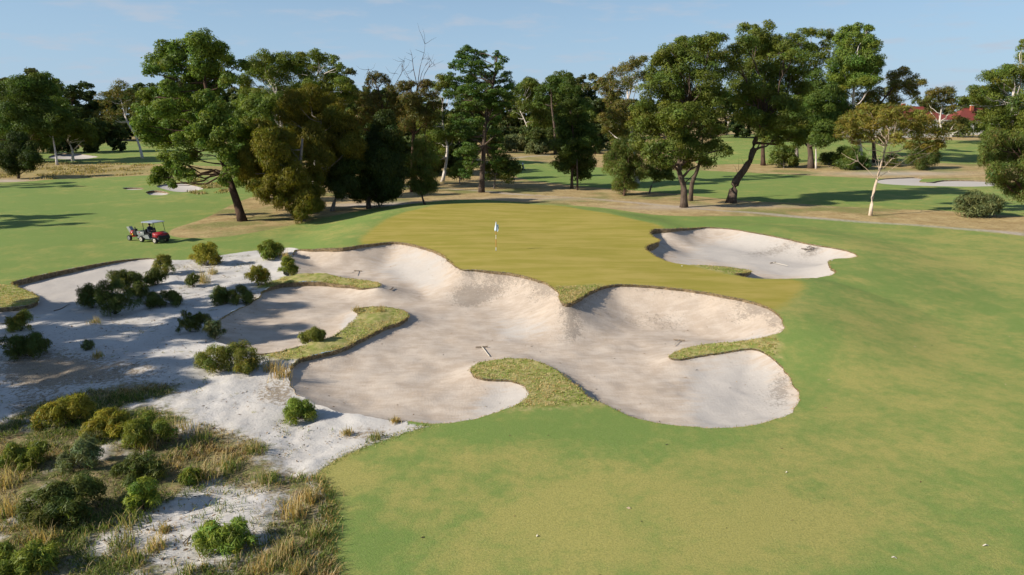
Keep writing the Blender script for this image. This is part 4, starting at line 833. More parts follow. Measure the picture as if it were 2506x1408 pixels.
SHRUBS = [
 ('rounded green shrub at the top of the sand by the bunker corner', 664,646,40,589,'green',[(-.2,.1,.85),(.35,.2,.75),(-.05,-.55,.5)]),
 ('small round dark green shrub just below the rounded one at the bunker edge', 706,676,27,631,'green',None),
 ('round yellow-green shrub left of the thin grassy finger', 633,709,31,657,'yellow',None),
 ('tall two-lobed yellow-green shrub nearest the left fairway', 505,664,42,596,'yellow',[(-.35,.35,.75),(.2,-.1,.9)]),
 ('upright olive shrub at the right end of the left bunker', 405,682,29,632,'olive',None),
 ('dark shrub just below the upright olive shrub', 382,708,30,662,'dark',None),
 ('broad dark shrub at the back of the left shrub cluster', 308,722,44,666,'dark',None),
 ('largest dark round shrub in the left cluster, nearest the viewer', 282,788,52,700,'dark',None),
 ('dark shrub tucked behind the left side of the largest round one', 228,768,36,708,'dark',None),
 ('low wide dark shrub right of the largest round one', 398,760,56,710,'dark',[(-.45,-.1,.7),(.35,.05,.75)]),
 ('wide spiky dark green shrub above the shaded sand hollow', 567,752,52,702,'dark',[(-.4,0,.75),(.4,0,.75)]),
 ('dark upright shrub on the left rim of the shaded sand hollow', 473,826,40,756,'dark',[(-.2,-.2,.8),(.3,.35,.7)]),
 ('large two-lobed olive shrub at the foot of the long grassy island', 562,923,86,840,'olive',[(-.42,-.1,.72),(.30,.12,.72),(.55,-.3,.45)]),
 ('small spiky shrub on the long grassy island', 768,844,36,806,'olive',None),
 ('lone bright round shrub at the lower left corner of the main bunker', 737,1036,50,977,'bright',[(-.1,0,.95)]),
 ('small olive shrub near the left picture edge above the dark spreading one', 52,822,34,772,'olive',None),
 ('dark spreading shrub at the left picture edge on shaded sand', 58,886,60,820,'dark',[(-.3,0,.75),(.3,.1,.8)]),
 ('yellow-topped shrub at the upper left of the foreground thicket', 158,1058,66,968,'yellow',[(-.35,-.2,.7),(.25,.15,.85)]),
 ('golden flowering shrub in the middle of the foreground thicket', 258,1090,68,998,'yellow',[(-.3,-.25,.6),(.2,.2,.75),(.5,-.1,.5)]),
 ('broad fine-leaved green shrub at the right of the foreground thicket', 372,1108,66,1018,'green',None),
 ('grey-green feathery shrub in the centre of the foreground thicket', 205,1168,58,1072,'grey',None),
 ('dark shrub with twiggy shaded heart right of the grey-green one', 335,1195,70,1104,'dark',[(-.35,.2,.7),(.3,0,.8)]),
 ('huge dark green shrub near the bottom left corner', 160,1296,92,1156,'dark',[(-.3,-.2,.75),(.2,.2,.85),(.45,-.25,.55)]),
 ('small bright yellow-green shrub right of the huge dark one', 352,1268,48,1175,'bright',None),
 ('low spreading green shrub on bare sand near the bottom, left of the fairway edge', 545,1352,84,1268,'bright',[(-.4,0,.65),(.1,.1,.75),(.55,-.1,.5)]),
 ('leafy green shrub at the left picture edge in the foreground', 62,1165,62,1072,'green',[(-.3,0,.75),(.3,.1,.75)]),
 ('wide green shrub in the bottom left corner of the picture', 60,1420,95,1325,'green',[(-.4,0,.7),(.3,.1,.8)]),
 ('tiny grey shrub on shaded sand below the cluster', 216,862,17,836,'grey',None),
 ('small dark shrub with dry tips left of the tall two-lobed one', 472,708,20,675,'dark',None),
 ('scruffy dark shrub on the eroded bank of the shaded hollow', 525,838,30,786,'grey',None),
 ('dark low shrub in the cluster between the broad and the wide one', 345,735,30,700,'dark',None),
 ('small green shrub in the grass fringe near the bottom centre of the thicket', 470,1190,34,1150,'green',None),
]
for i, (lab, cx_, by_, rx_, ty_, kd, pt) in enumerate(SHRUBS): make_shrub(lab, cx_, by_, rx_, ty_, kd, i, parts=pt)
make_shrub('grey-green rounded bush standing alone near the right edge', 2393, 548, 64, 474, 'grey', 90, group=None, name='bush', leaf=.2, asp=.4, cov=1.6, parts=[(-.35,.1,.7),(.3,0,.75),(0,.2,.8)])
for i, (cx_, by_, rx_, ty_, lab) in enumerate([(1262,382,38,340,'dark rounded bush in the hedge row beyond the far fairway, leftmost of the row'),(1312,384,34,356,'rounded grey bush in the hedge row, second from the left'),(1352,384,34,350,'bush in the hedge row under the leaning white gum, third from the left'),(1392,382,30,346,'rightmost bush of the hedge row beyond the far fairway'),(2030,410,30,380,'dark low bush between the thin white gum and the red trunk'),(1940,415,16,392,'small bright bush by the thick dark trunk'),(2345,345,40,305,'dark hedge bush before the right red-roofed house'),(2180,412,26,388,'low bush left of the umbrella gum trunk beyond the fairway')]):
    make_shrub(lab, cx_, by_, rx_, ty_, 'grey' if i < 4 else 'dark', 100+i, group='bushes beyond the far fairway', name='bush', leaf=.3, asp=.5, cov=1.7)
def make_tussock(label, cx, by, hpx, wpx, kind, seed, n=110):
    rg = np.random.default_rng(5000+seed); g = ground([(cx, by)])[0]; g[2] = ground_z(g[0], g[1])[0]; k = to_px(g)[1][0]/F
    root = empty('grass_tussock', g); tag(root, label, 'grass', 'grass tussocks on the sandy waste')
    H, W = hpx*k*.92, wpx*k*1.1
    b = np.stack([rg.normal(0, W*.28, n), rg.normal(0, W*.28, n), np.full(n, -.02)], 1)
    pal = dict(straw=[(STRAW, 6), (GOLD, 3), (GREENB, 2)], green=[(GREENB, 6), (DARKG, 3), (STRAW, 2)], gold=[(GOLD, 6), (STRAW, 4), (DARKG, 1)])[kind]
    blade_obj('blades', b, H*rg.uniform(.45, 1.0, n), rg.uniform(.15, .75, n), .022, mixcol(n, rg, pal), rg, root, curl=.8)['kind'] = 'stuff'
    m = max(6, n//9); b = np.stack([rg.normal(0, W*.2, m), rg.normal(0, W*.2, m), np.zeros(m)], 1)
    blade_obj('seed_stalks', b, H*rg.uniform(1.05, 1.55, m), rg.uniform(.1, .55, m), .020, STRAW*1.1, rg, root, curl=.9)['kind'] = 'stuff'
TUS = [
 ('dry straw tussock behind the dark shrub near the left bunker', 500,692,42,26,'straw'),('thin dry stalks between the two upper shrubs at the bunker corner', 700,640,34,14,'gold'),
 ('dry tuft at the right foot of the tall two-lobed shrub', 522,672,26,20,'straw'),('golden tussock spilling down the bank below the island', 690,925,52,40,'gold'),('second golden tussock on the same bank, to the left', 665,905,36,30,'straw'),
 ('straw tuft on top of the long grassy island', 930,765,18,22,'straw'),('small straw tuft at the left tip of the long grassy island', 872,760,14,14,'straw'),
 ('tall straw grass in front of the broad fine-leaved shrub', 365,1098,48,36,'straw'),('green-gold tussock at the right of the thicket by bare sand', 620,1112,38,50,'green'),
 ('arching straw tussock in the middle right of the thicket', 500,1172,62,60,'straw'),('dark green clump right of the arching tussock', 560,1150,50,46,'green'),
 ('olive tussock above the arching straw one', 445,1058,40,60,'straw'),('grass clump above the bare sand near the thicket edge', 490,1085,42,50,'green'),
 ('bright grass clump between the dark shrubs in the thicket', 318,1282,46,62,'green'),('lone small tussock on bare sand at bottom', 402,1300,26,22,'straw'),
 ('golden grass mass along the fairway edge, upper', 718,1262,62,60,'gold'),('golden grass mass along the fairway edge, middle', 760,1225,46,44,'gold'),('golden grass mass along the fairway edge, lower', 690,1362,60,60,'straw'),
 ('green grass along the fairway edge above the bottom', 770,1320,44,44,'green'),('straw grass at the bottom edge beside the fairway', 725,1405,52,60,'straw'),('golden bunch left of the fairway fringe at bottom', 640,1400,44,56,'straw'),
 ('pale straw grass at the left edge of the thicket', 20,1190,60,60,'straw'),('straw grass at the left edge below the leafy shrub', 25,1260,64,50,'straw'),('straw grass below the huge dark shrub', 110,1330,50,60,'straw'),
 ('green clump at the bottom of the sand gap', 460,1402,30,40,'green'),('small dark tuft on the bottom sand', 500,1390,18,16,'green'),('low tuft right of the bare sand path', 650,1180,36,52,'green'),
 ('yellowing clump below the grey-green shrub', 300,1330,36,60,'green'),('straw clump near the bottom left', 385,1340,40,44,'straw'),('green tussock in the lower left', 330,1372,36,50,'green'),
 ('dry tuft beside the lone tiny grey shrub', 238,875,22,20,'straw'),('tuft at the foot of the largest round dark shrub', 235,792,20,24,'straw'),('small tuft above the fairway fringe, by the bunker', 850,1062,20,22,'straw'),('small green tuft near the bunker lip at bottom', 920,1075,20,36,'green'),('gold tuft on the bunker lip at bottom', 968,1032,16,18,'gold')]
for i, (lab, cx_, by_, h_, w_, kd) in enumerate(TUS): make_tussock(lab, cx_, by_, h_, w_, kd, i)
def scatter(poly, n, rg):
    lo, hi = poly.min(0), poly.max(0); p = rg.uniform(lo, hi, (int(n*2.5), 2)); p = p[inside(p, poly)]; return p[:n]
def not_sand(p):
    m = np.ones(len(p), bool)
    for P in bl: m &= ~inside(p, P[:, :2])
    return m
# creeping weeds and grass through the foreground thicket
rg = np.random.default_rng(41)
VISV = gpoly([(-60,1040),(0,1035),(110,985),(300,945),(425,938),(425,965),(340,990),(520,1045),(655,1098),(640,1120),(700,1172),(770,1165),(806,1235),(800,1330),(790,1440),(-60,1440)], .5)
tp_ = scatter(VISV, 6500, rg)
gap = inside(tp_, Z['gap']); nz_ = vnoise(tp_[:, 0]*.9, tp_[:, 1]*.9, 11)+.5*vnoise(tp_[:, 0]*2.3, tp_[:, 1]*2.3, 12)
keepm = np.where(gap, rg.random(len(tp_)) < .16, rg.random(len(tp_)) < np.clip(.60+1.9*nz_, .04, 1)); tp_ = tp_[keepm]; nz_ = nz_[keepm]
per = 9; b = np.repeat(tp_, per, 0)+rg.normal(0, .07, (len(tp_)*per, 2)); kind_ = np.repeat(vnoise(tp_[:, 0]*.6, tp_[:, 1]*.6, 15), per)
cc = np.where((kind_ > rg.normal(.13, .14, len(b)))[:, None], mixcol(len(b), rg, [(STRAW, 4), (GOLD, 2), (np.array((.20, .13, .07)), 2)]), mixcol(len(b), rg, [(GREENB, 4), (DARKG, 4), (STRAW, 1.5)]))
bb = np.column_stack([b, zb(b[:, 0], b[:, 1])+.0])
o = blade_obj('ground_cover', bb, rg.uniform(.05, .20, len(b))*(1+np.repeat(nz_, per)), rg.uniform(.3, 1.3, len(b)), .020, cc, rg); tag(o, 'mixed straw and green weeds growing through the foreground thicket', 'grass', kind='stuff')
# sparse weeds on the open sand
WV = gpoly([(0,760),(200,740),(420,650),(620,625),(640,740),(500,860),(640,930),(740,1040),(960,1060),(860,1100),(700,1160),(640,1090),(420,960),(200,960),(0,1030)], .8)
p = scatter(WV, 2600, rg); p = p[not_sand(p)]; nz_ = vnoise(p[:, 0]*.7, p[:, 1]*.7, 21)+.6*vnoise(p[:, 0]*2.1, p[:, 1]*2.1, 22); p = p[nz_ > .22]
b = np.repeat(p, 8, 0)+rg.normal(0, .09, (len(p)*8, 2)); bb = np.column_stack([b, zb(b[:, 0], b[:, 1])-.02])
o = blade_obj('sand_weeds', bb, rg.uniform(.03, .11, len(b)), rg.uniform(.5, 1.6, len(b)), .022, mixcol(len(b), rg, [(STRAW, 3), (GREENB, 4), (DARKG, 2), (np.array((.22, .15, .08)), 3)]), rg); tag(o, 'sparse low weeds dotted over the white sand', 'weeds', kind='stuff')
# rough grass on the fingers and islands
P_, C_ = [], []
for kz, dens in (('ta', 80), ('tb', 75), ('tc', 70), ('td', 70), ('te', 120), ('tf', 60), ('tg', 60)):
    poly = Z[kz]; ar = abs(np.sum(poly[:, 0]*np.roll(poly[:, 1], -1)-np.roll(poly[:, 0], -1)*poly[:, 1]))/2
    q = scatter(poly, int(ar*dens), rg); q = q[not_sand(q)]; P_.append(q)
p = np.concatenate(P_); b = np.repeat(p, 3, 0)+rg.normal(0, .04, (len(p)*3, 2)); nz_ = vnoise(b[:, 0]*1.1, b[:, 1]*1.1, 31)
bb = np.column_stack([b, zb(b[:, 0], b[:, 1])+.0])
cc = np.where((nz_+rg.normal(0, .18, len(b)) > .0)[:, None], mixcol(len(b), rg, [(STRAW*1.15, 4), (GOLD*1.2, 1)]), mixcol(len(b), rg, [(GREENB*1.5, 5), (STRAW, 1)]))
o = blade_obj('rough_grass', bb, rg.uniform(.025, .085, len(b)), rg.uniform(.4, 1.4, len(b)), .030, cc, rg); tag(o, 'longer tufty grass on the fingers and islands of the bunkers', 'grass', kind='stuff')
# fringe along the bunker lips
P_, H_ = [], []
for k in range(3):
    P = bl[k]; L = np.linalg.norm(np.roll(P[:, :2], -1, 0)-P[:, :2], axis=1)
    for i in range(len(P)):
        if P[i, 2] < .03: continue
        n = rg.poisson(L[i]*60); t = rg.random(n)[:, None]; q = P[i, :2]*(1-t)+P[(i+1) % len(P), :2]*t
        P_.append(q+rg.normal(0, .055, (n, 2))); H_.append(np.full(n, .5+min(P[i, 2], .3)*2))
b = np.concatenate(P_); H_ = np.concatenate(H_); bb = np.column_stack([b, zb(b[:, 0], b[:, 1])-.03])
o = blade_obj('lip_grass', bb, rg.uniform(.03, .13, len(b))*H_, rg.uniform(.3, 1.9, len(b)), .026, mixcol(len(b), rg, [(STRAW, 3), (GOLD, 4), (GREENB, 2.5), (DARKG, 1)]), rg, curl=1.2); tag(o, 'dry grass fringe hanging over the bunker lips', 'grass', kind='stuff')
# ragged turf fringe between fairway and waste
Wp = gpoly([(1050,1041),(1000,1056),(940,1076),(870,1102),(815,1128),(775,1160),(768,1170),(790,1192),(806,1240),(798,1330),(785,1420)], .1, closed=False)
b = np.repeat(Wp, 26, 0)+rg.normal(0, .16, (len(Wp)*26, 2)); b = b[not_sand(b)]; bb = np.column_stack([b, zb(b[:, 0], b[:, 1])-.01]); pxx = to_px(bb)[0]
low = pxx[:, 1] > 1170
o = blade_obj('edge_grass', bb, np.where(low, rg.uniform(.06, .26, len(b)), rg.uniform(.02, .08, len(b))), rg.uniform(.3, 1.1, len(b)), .022, np.where(low[:, None], mixcol(len(b), rg, [(GOLD, 3), (STRAW, 2), (GREENB, 5), (DARKG, 3)]), mixcol(len(b), rg, [(GREENB, 4), (STRAW, 4)])), rg); tag(o, 'ragged grass edge where the fairway meets the sandy waste', 'grass', kind='stuff')
# tall dry grass by the far left bunkers and through the heath
p = scatter(gpoly([(440,455),(480,436),(540,432),(560,470),(500,478),(455,470)], 1.0), 900, rg)
p = np.concatenate([p, scatter(gpoly([(-50,438),(0,410),(120,398),(330,402),(420,410),(410,426),(260,432),(100,440)], 2.0), 3500, rg)]); p = p[not_sand(p)]
nz_ = vnoise(p[:, 0]*.35, p[:, 1]*.35, 8); p = p[nz_ > .08]; b = np.repeat(p, 5, 0)+rg.normal(0, .3, (len(p)*5, 2)); bb = np.column_stack([b, zb(b[:, 0], b[:, 1])])
o = blade_obj('heath_grass', bb, rg.uniform(.12, .5, len(b)), rg.uniform(.4, 1.2, len(b)), .12, mixcol(len(b), rg, [(STRAW, 5), (STRAW*.8, 3), (np.array((.22, .20, .075)), 3)]), rg); tag(o, 'tall dry heath grass beyond the left fairway', 'grass', kind='stuff')
# fallen leaves, bark strips and twigs
def flecks(p, size, cols, rg, zf=None):
    n = len(p); a = rg.uniform(0, 6.283, n); L = size*rg.uniform(.5, 1.5, n); W = L*rg.uniform(.15, .45, n); z = (ground_z(p[:, 0], p[:, 1]) if zf is None else zf)+.012
    t = np.stack([np.cos(a), np.sin(a), rg.normal(0, .18, n)], 1); s = np.stack([-np.sin(a), np.cos(a), rg.normal(0, .25, n)], 1); c = np.column_stack([p, z])
    V = np.stack([c-t*L[:, None]*.5, c+s*W[:, None]*.5+[0, 0, .012], c+t*L[:, None]*.5, c-s*W[:, None]*.5], 1).reshape(-1, 3)
    return V, np.arange(4*n).reshape(-1, 4), np.repeat(cols, 4, 0)
p1 = scatter(VISV, 2600, rg); p2 = scatter(WV, 3200, rg); p3 = scatter(gpoly([(780,1405),(1000,1060),(1500,1050),(1980,1010),(1990,700),(2506,620),(2506,1405)], 1.), 130, rg); p4 = scatter(bl[0][:, :2], 200, rg)
p5 = scatter(gpoly([(430,575),(600,490),(900,470),(1000,500),(700,550),(500,582)], 1.), 900, rg)
pp = np.concatenate([p1, p2, p3, p4, p5]); n = len(pp); cols = mixcol(n, rg, [(np.array((.30, .19, .11)), 4), (np.array((.16, .10, .06)), 3), (np.array((.48, .36, .25)), 3), (np.array((.08, .06, .045)), 2)])
pp = pp[pp[:, 1] > 9]; V, Fq, c = flecks(pp, .11, cols[:len(pp)], rg); o = mesh_np('leaf_litter', V, Fq, M_LEAF, col=c); tag(o, 'scattered dead leaves and bark scraps on sand and turf', 'litter', kind='stuff')
print('low veg', round(time.time()-T0, 1))

# ------------------------------------------------------------------ made things
M = dict(
 red=plain('red_paint', (.30, .012, .016), .42, coat=.2, var=.12), grey=plain('grey_panel', (.24, .255, .25), .45, metal=.2), dark=plain('black_plastic', (.018, .019, .02), .5),
 roof=plain('canopy_plastic', (.33, .36, .40), .4, var=.06), tyre=plain('tyre_rubber', (.02, .02, .02), .8), rim=plain('cream_rim', (.62, .56, .46), .5), steel=plain('galvanised_steel', (.40, .41, .40), .4, metal=.6),
 white=plain('white_paint', (.78, .77, .74), .55, var=.06), navy=plain('navy_cloth', (.012, .016, .035), .9), skin=plain('skin', (.30, .17, .11), .6), orange=plain('orange_paint', (.55, .20, .05), .5), brick=plain('chimney_brick', (.34, .10, .05), .9),
 flag=plain('flag_cloth', (.62, .72, .82), .8, var=.1, vscale=3), flagblue=plain('flag_blue', (.05, .25, .42), .8), tile=None, wall=plain('white_wall', (.70, .69, .66), .8, var=.08, vscale=1.0), glass=plain('window_glass', (.03, .04, .05), .12, spec=.8),
 wood=plain('grey_wood', (.22, .17, .12), .9, vscale=12), pale=plain('pale_wood', (.58, .52, .42), .7, vscale=10), cap=plain('cap_cloth', (.015, .015, .018), .9), yellow=plain('yellow_paint', (.6, .42, .03), .5), shirt=plain('white_shirt', (.7, .7, .7), .9), blue=plain('blue_shirt', (.06, .14, .40), .9))
g = Nodes('roof_tiles'); wv = g.n('ShaderNodeTexWave', bands_direction='Z'); wv.inputs['Scale'].default_value = 2.2; g.put(wv.inputs['Vector'], g.pos)
M['tile'] = g.out(g.mix(g.noise(1.5, 5), (.15, .032, .028), (.25, .060, .042)), .75, g.bump(wv.outputs['Fac'], .6, .06)); 
def bm_obj(name, fn, mat, parent=None, bevel=0.0, smooth=False):
    bm = bmesh.new(); fn(bm)
    if bevel: bmesh.ops.bevel(bm, geom=[e for e in bm.edges if e.calc_face_angle(0) > .5], offset=bevel, segments=2, affect='EDGES', clamp_overlap=True)
    me = bpy.data.meshes.new(name); bm.to_mesh(me); bm.free(); me.materials.append(mat)
    if smooth: me.polygons.foreach_set('use_smooth', np.ones(len(me.polygons), bool))
    o = bpy.data.objects.new(name, me); C.objects.link(o); o.parent = parent; return o
from mathutils import Matrix
def box(bm, c, s, rot=None):
    m = Matrix.Translation(c) @ (rot.to_4x4() if rot else Matrix()) @ Matrix.Diagonal((*s, 1)); bmesh.ops.create_cube(bm, size=1, matrix=m)
def prism(bm, prof, y0, y1):
    """side profile (x,z) swept along y"""
    a = [bm.verts.new((x, y0, z)) for x, z in prof]; b = [bm.verts.new((x, y1, z)) for x, z in prof]; n = len(prof)
    bm.faces.new(a[::-1]); bm.faces.new(b)
    for i in range(n): bm.faces.new((a[i], a[(i+1) % n], b[(i+1) % n], b[i]))
    bmesh.ops.recalc_face_normals(bm, faces=bm.faces)
def cyl(bm, p, q, r1, r2=None, seg=12):
    p, q = Vector(p), Vector(q); d = q-p; m = Matrix.Translation((p+q)/2) @ d.to_track_quat('Z', 'Y').to_matrix().to_4x4()
    bmesh.ops.create_cone(bm, cap_ends=True, segments=seg, radius1=r1, radius2=r1 if r2 is None else r2, depth=d.length, matrix=m)
def gpt(x, y):
    w = ground([(x, y)])[0]; w[2] = ground_z(w[0], w[1])[0]
    # settle onto the finished surface along the same sight line
    d_ = ray((x, y))[0]
    for _ in range(8):
        t = (w[2]-CAM_Z)/d_[2]; w = np.array([d_[0]*t, d_[1]*t, 0.0]); w[2] = ground_z(w[0], w[1])[0]
    return w
def wheel(parent, x, y, r, w, rimmat):
    t = bm_obj('wheel', lambda bm: cyl(bm, (x, y-w/2, r), (x, y+w/2, r), r, seg=20), M['tyre'], parent, bevel=.03)
    bm_obj('rim', lambda bm: cyl(bm, (x, y-w/2-.012, r), (x, y+w/2+.012, r), r*.58, seg=16), rimmat, t)
    bm_obj('hub_cap', lambda bm: cyl(bm, (x, y-w/2-.03, r), (x, y+w/2+.03, r), r*.2, seg=10), M['dark'], t)
# utility cart (x forward)
B = gpt(377, 592); HEAD = -R(27)
cart = empty('utility_cart', B, HEAD); cart.scale = (.95, .95, .95); tag(cart, 'red-bonneted grey utility cart with flat canopy on the left fairway', 'utility cart')
bm_obj('chassis', lambda bm: prism(bm, [(-1.45,.36),(1.35,.36),(1.35,.52),(.95,.56),(.85,.40),(.10,.40),(0,.62),(-1.45,.62)], -.55, .55), M['grey'], cart, .02)
hood = bm_obj('bonnet', lambda bm: prism(bm, [(.72,.62),(1.50,.60),(1.52,.78),(1.36,.90),(.78,1.02),(.70,.98)], -.60, .60), M['red'], cart, .05, True)
bm_obj('front_bumper', lambda bm: prism(bm, [(1.38,.34),(1.62,.38),(1.64,.62),(1.50,.74),(1.38,.62)], -.58, .58), M['dark'], cart, .03)
for sy in (-1, 1):
    bm_obj('headlight', lambda bm: box(bm, (1.525, sy*.40, .74), (.05, .22, .09)), M['glass'], cart, .01)
    bm_obj('front_fender', lambda bm: prism(bm, [(.72,.56),(.80,.70),(1.40,.66),(1.48,.56),(1.36,.60),(.86,.62)], sy*.48, sy*.66), M['red'], cart, .01)
    bm_obj('side_panel', lambda bm: prism(bm, [(-.42,.36),(.28,.36),(.10,.72),(-.42,.72)], sy*.50, sy*.60), M['grey'], cart, .01)
bed = bm_obj('cargo_bed', lambda bm: (box(bm, (-.98, 0, .68), (1.02, 1.20, .05)), box(bm, (-.98, -.59, .84), (1.02, .04, .34)), box(bm, (-.98, .59, .84), (1.02, .04, .34)), box(bm, (-1.48, 0, .84), (.04, 1.20, .34)), box(bm, (-.48, 0, .86), (.04, 1.20, .38))), M['grey'], cart)
bm_obj('logo_mark', lambda bm: box(bm, (-1.08, -.613, .90), (.16, .006, .09)), M['red'], bed); bm_obj('logo_lettering', lambda bm: box(bm, (-.86, -.613, .89), (.24, .006, .04)), M['white'], bed)
for sy in (-.30, .30):
    st = bm_obj('seat', lambda bm: box(bm, (-.02, sy, .78), (.46, .50, .14)), M['dark'], cart, .04); bm_obj('backrest', lambda bm: box(bm, (-.30, sy, 1.03), (.12, .48, .46), Matrix.Rotation(-.18, 3, 'Y')), M['dark'], st, .04)
bm_obj('dashboard', lambda bm: prism(bm, [(.66,.62),(.80,.62),(.80,1.04),(.62,1.00)], -.56, .56), M['dark'], cart, .02)
sw = bm_obj('steering_wheel', lambda bm: cyl(bm, (.50, -.28, 1.06), (.52, -.28, 1.09), .17, seg=18), M['dark'], cart); bm_obj('steering_column', lambda bm: cyl(bm, (.72, -.28, .9), (.51, -.28, 1.07), .025), M['dark'], sw)
roof = bm_obj('canopy', lambda bm: prism(bm, [(-.62,1.86),(.98,1.90),(1.02,1.94),(.90,1.985),(-.50,1.97),(-.66,1.91)], -.66, .66), M['roof'], cart, .02)
for sy in (-.56, .56):
    bm_obj('canopy_post', lambda bm: cyl(bm, (-.46, sy, .70), (-.54, sy, 1.88), .026, seg=8), M['dark'], cart)
    bm_obj('canopy_post', lambda bm: cyl(bm, (1.02, sy, .98), (.82, sy, 1.90), .024, seg=8), M['dark'], cart)
for x_ in (-.92, 1.02):
    for sy in (-.56, .56): wheel(cart, x_, sy, .29, .24, M['rim'])
# towed blower
tr_ = empty('towed_blower', B+np.array([math.cos(HEAD)*-2.65, math.sin(HEAD)*-2.65, 0]), HEAD); tr_.location.z = ground_z(tr_.location.x, tr_.location.y)[0]
tr_.scale = (.92, .92, .92); tag(tr_, 'red tow-behind turf blower with grey nozzle hitched behind the cart', 'blower')
bm_obj('drawbar', lambda bm: (cyl(bm, (.35, 0, .42), (1.25, 0, .40), .04, seg=8), box(bm, (.2, 0, .42), (.5, .7, .06))), M['red'], tr_)
bm_obj('fan_housing', lambda bm: (cyl(bm, (-.10, -.20, .70), (-.10, .20, .70), .27, seg=20)), M['red'], tr_, .02, True)
bm_obj('nozzle', lambda bm: prism(bm, [(-.30,.62),(-.44,.72),(-.86,1.28),(-.46,1.34),(-.18,1.02)], -.18, .18), M['steel'], tr_, .02)
bm_obj('engine', lambda bm: (box(bm, (.38, 0, .72), (.46, .46, .42)), box(bm, (.36, -.05, 1.02), (.26, .26, .26)), cyl(bm, (.24, 0, 1.10), (.24, 0, 1.34), .05)), M['dark'], tr_, .02)
bm_obj('fuel_cap', lambda bm: cyl(bm, (.14, -.26, .62), (.14, -.30, .62), .08), M['yellow'], tr_); bm_obj('tail_light', lambda bm: box(bm, (.24, -.36, .45), (.10, .02, .14)), M['red'], tr_)
for sy in (-.50, .50): wheel(tr_, -.05, sy, .28, .20, M['steel'])
# people: one continuous skinned body each
def person(label, loc, rz, joints, edges_, radii, topmat, ztop, legmat, headz, group=None):
    root = empty('person', loc, rz); tag(root, label, 'person', group)
    me = bpy.data.meshes.new('body'); me.from_pydata(joints, edges_, []); o = bpy.data.objects.new('body', me); C.objects.link(o); o.parent = root
    md = o.modifiers.new('skin', 'SKIN'); md.use_smooth_shade = True
    for i, r_ in enumerate(radii): me.skin_vertices[0].data[i].radius = r_ if isinstance(r_, tuple) else (r_, r_)
    me.skin_vertices[0].data[0].use_root = True
    ss = o.modifiers.new('sub', 'SUBSURF'); ss.levels = 1; ss.render_levels = 2
    g = Nodes('clothed_body'); t = g.n('ShaderNodeTexCoord'); sx = g.n('ShaderNodeSeparateXYZ'); g.put(sx.inputs[0], t.outputs['Object'])
    c = g.mix(g.math('GREATER_THAN', sx.outputs['Z'], ztop), legmat, topmat); c = g.mix(g.math('GREATER_THAN', sx.outputs['Z'], headz), c, (.30, .17, .11)); me.materials.append(g.out(c, .85))
    return root
seat = [(0,0,.90),(0,0,1.12),(.04,0,1.34),(.05,0,1.44),(.08,0,1.56),(.09,0,1.64), (.04,.20,1.34),(.22,.27,1.14),(.46,.16,1.13), (.04,-.20,1.34),(.22,-.29,1.14),(.46,-.12,1.13),
        (.02,.10,.88),(.42,.13,.92),(.52,.13,.50),(.64,.13,.46), (.02,-.10,.88),(.42,-.13,.92),(.52,-.13,.50),(.64,-.13,.46)]
se = [(0,1),(1,2),(2,3),(3,4),(4,5),(2,6),(6,7),(7,8),(2,9),(9,10),(10,11),(0,12),(12,13),(13,14),(14,15),(0,16),(16,17),(17,18),(18,19)]
sr = [(.16,.13),(.17,.13),(.19,.12),.06,.095,.085,.08,.058,.045,.08,.058,.045,.10,.075,.055,.05,.10,.075,.055,.05]
dv = person('dark-clothed driver sitting at the wheel of the utility cart', B+np.array([math.cos(HEAD)*-.02+math.sin(HEAD)*.28*1.0, math.sin(HEAD)*-.02-math.cos(HEAD)*.28, 0]), HEAD, seat, se, sr, (.014, .020, .045), 1.0, (.02, .02, .022), 1.47)
bm_obj('cap', lambda bm: (bmesh.ops.create_uvsphere(bm, u_segments=14, v_segments=8, radius=.108, matrix=Matrix.Translation((.085, 0, 1.655)) @ Matrix.Diagonal((1.05, .95, .75, 1))), box(bm, (.19, 0, 1.64), (.12, .15, .015))), M['cap'], dv, smooth=True)
for sy in (-.14, .14):
    bm_obj('hand', lambda bm: [cyl(bm, (.45+.012*i, sy*.95+.02*(i-1.5), 1.12), (.50+.012*i, sy*.95+.02*(i-1.5), 1.09), .011, seg=6) for i in range(4)]+[cyl(bm, (.44, sy*.95-.04, 1.13), (.49, sy*.95-.05, 1.12), .011, seg=6)], M['skin'], dv)
stand = [(0,0,.92),(0,0,1.18),(0,0,1.40),(0,0,1.50),(.02,0,1.60),(.02,0,1.70),(0,.20,1.40),(.04,.25,1.12),(.16,.24,.90),(0,-.20,1.40),(-.04,-.26,1.12),(.02,-.27,.86),(.02,.10,.88),(.10,.11,.48),(.12,.11,.06),(.24,.12,.04),(-.02,-.10,.88),(-.06,-.11,.48),(-.16,-.11,.06),(-.05,-.12,.04)]
for lab, px_, py_, rz_, tcol, lcol in (('distant golfer in a pale top walking by the low tree on the far fairway', 1279,417,.6,(.62,.62,.62),(.05,.05,.06)), ('distant golfer in a blue top beyond the hedge row', 1284,352,2.4,(.05,.13,.38),(.35,.33,.28))):
    b_ = gpt(px_, py_); person(lab, b_, rz_, stand, se, sr, tcol, .95, lcol, 1.52, 'golfers in the distance')
b_ = gpt(1274, 417); tb_ = empty('golf_trolley', b_+np.array([.6, -.3, 0]), .8); tag(tb_, 'golf bag on a trolley beside the distant golfer in the pale top', 'golf trolley')
bm_obj('bag', lambda bm: cyl(bm, (0, 0, .25), (-.25, 0, 1.1), .14, .17, seg=12), M['dark'], tb_, .02); bm_obj('bag_pocket', lambda bm: box(bm, (-.02, -.15, .55), (.2, .08, .36)), M['white'], tb_, .02)
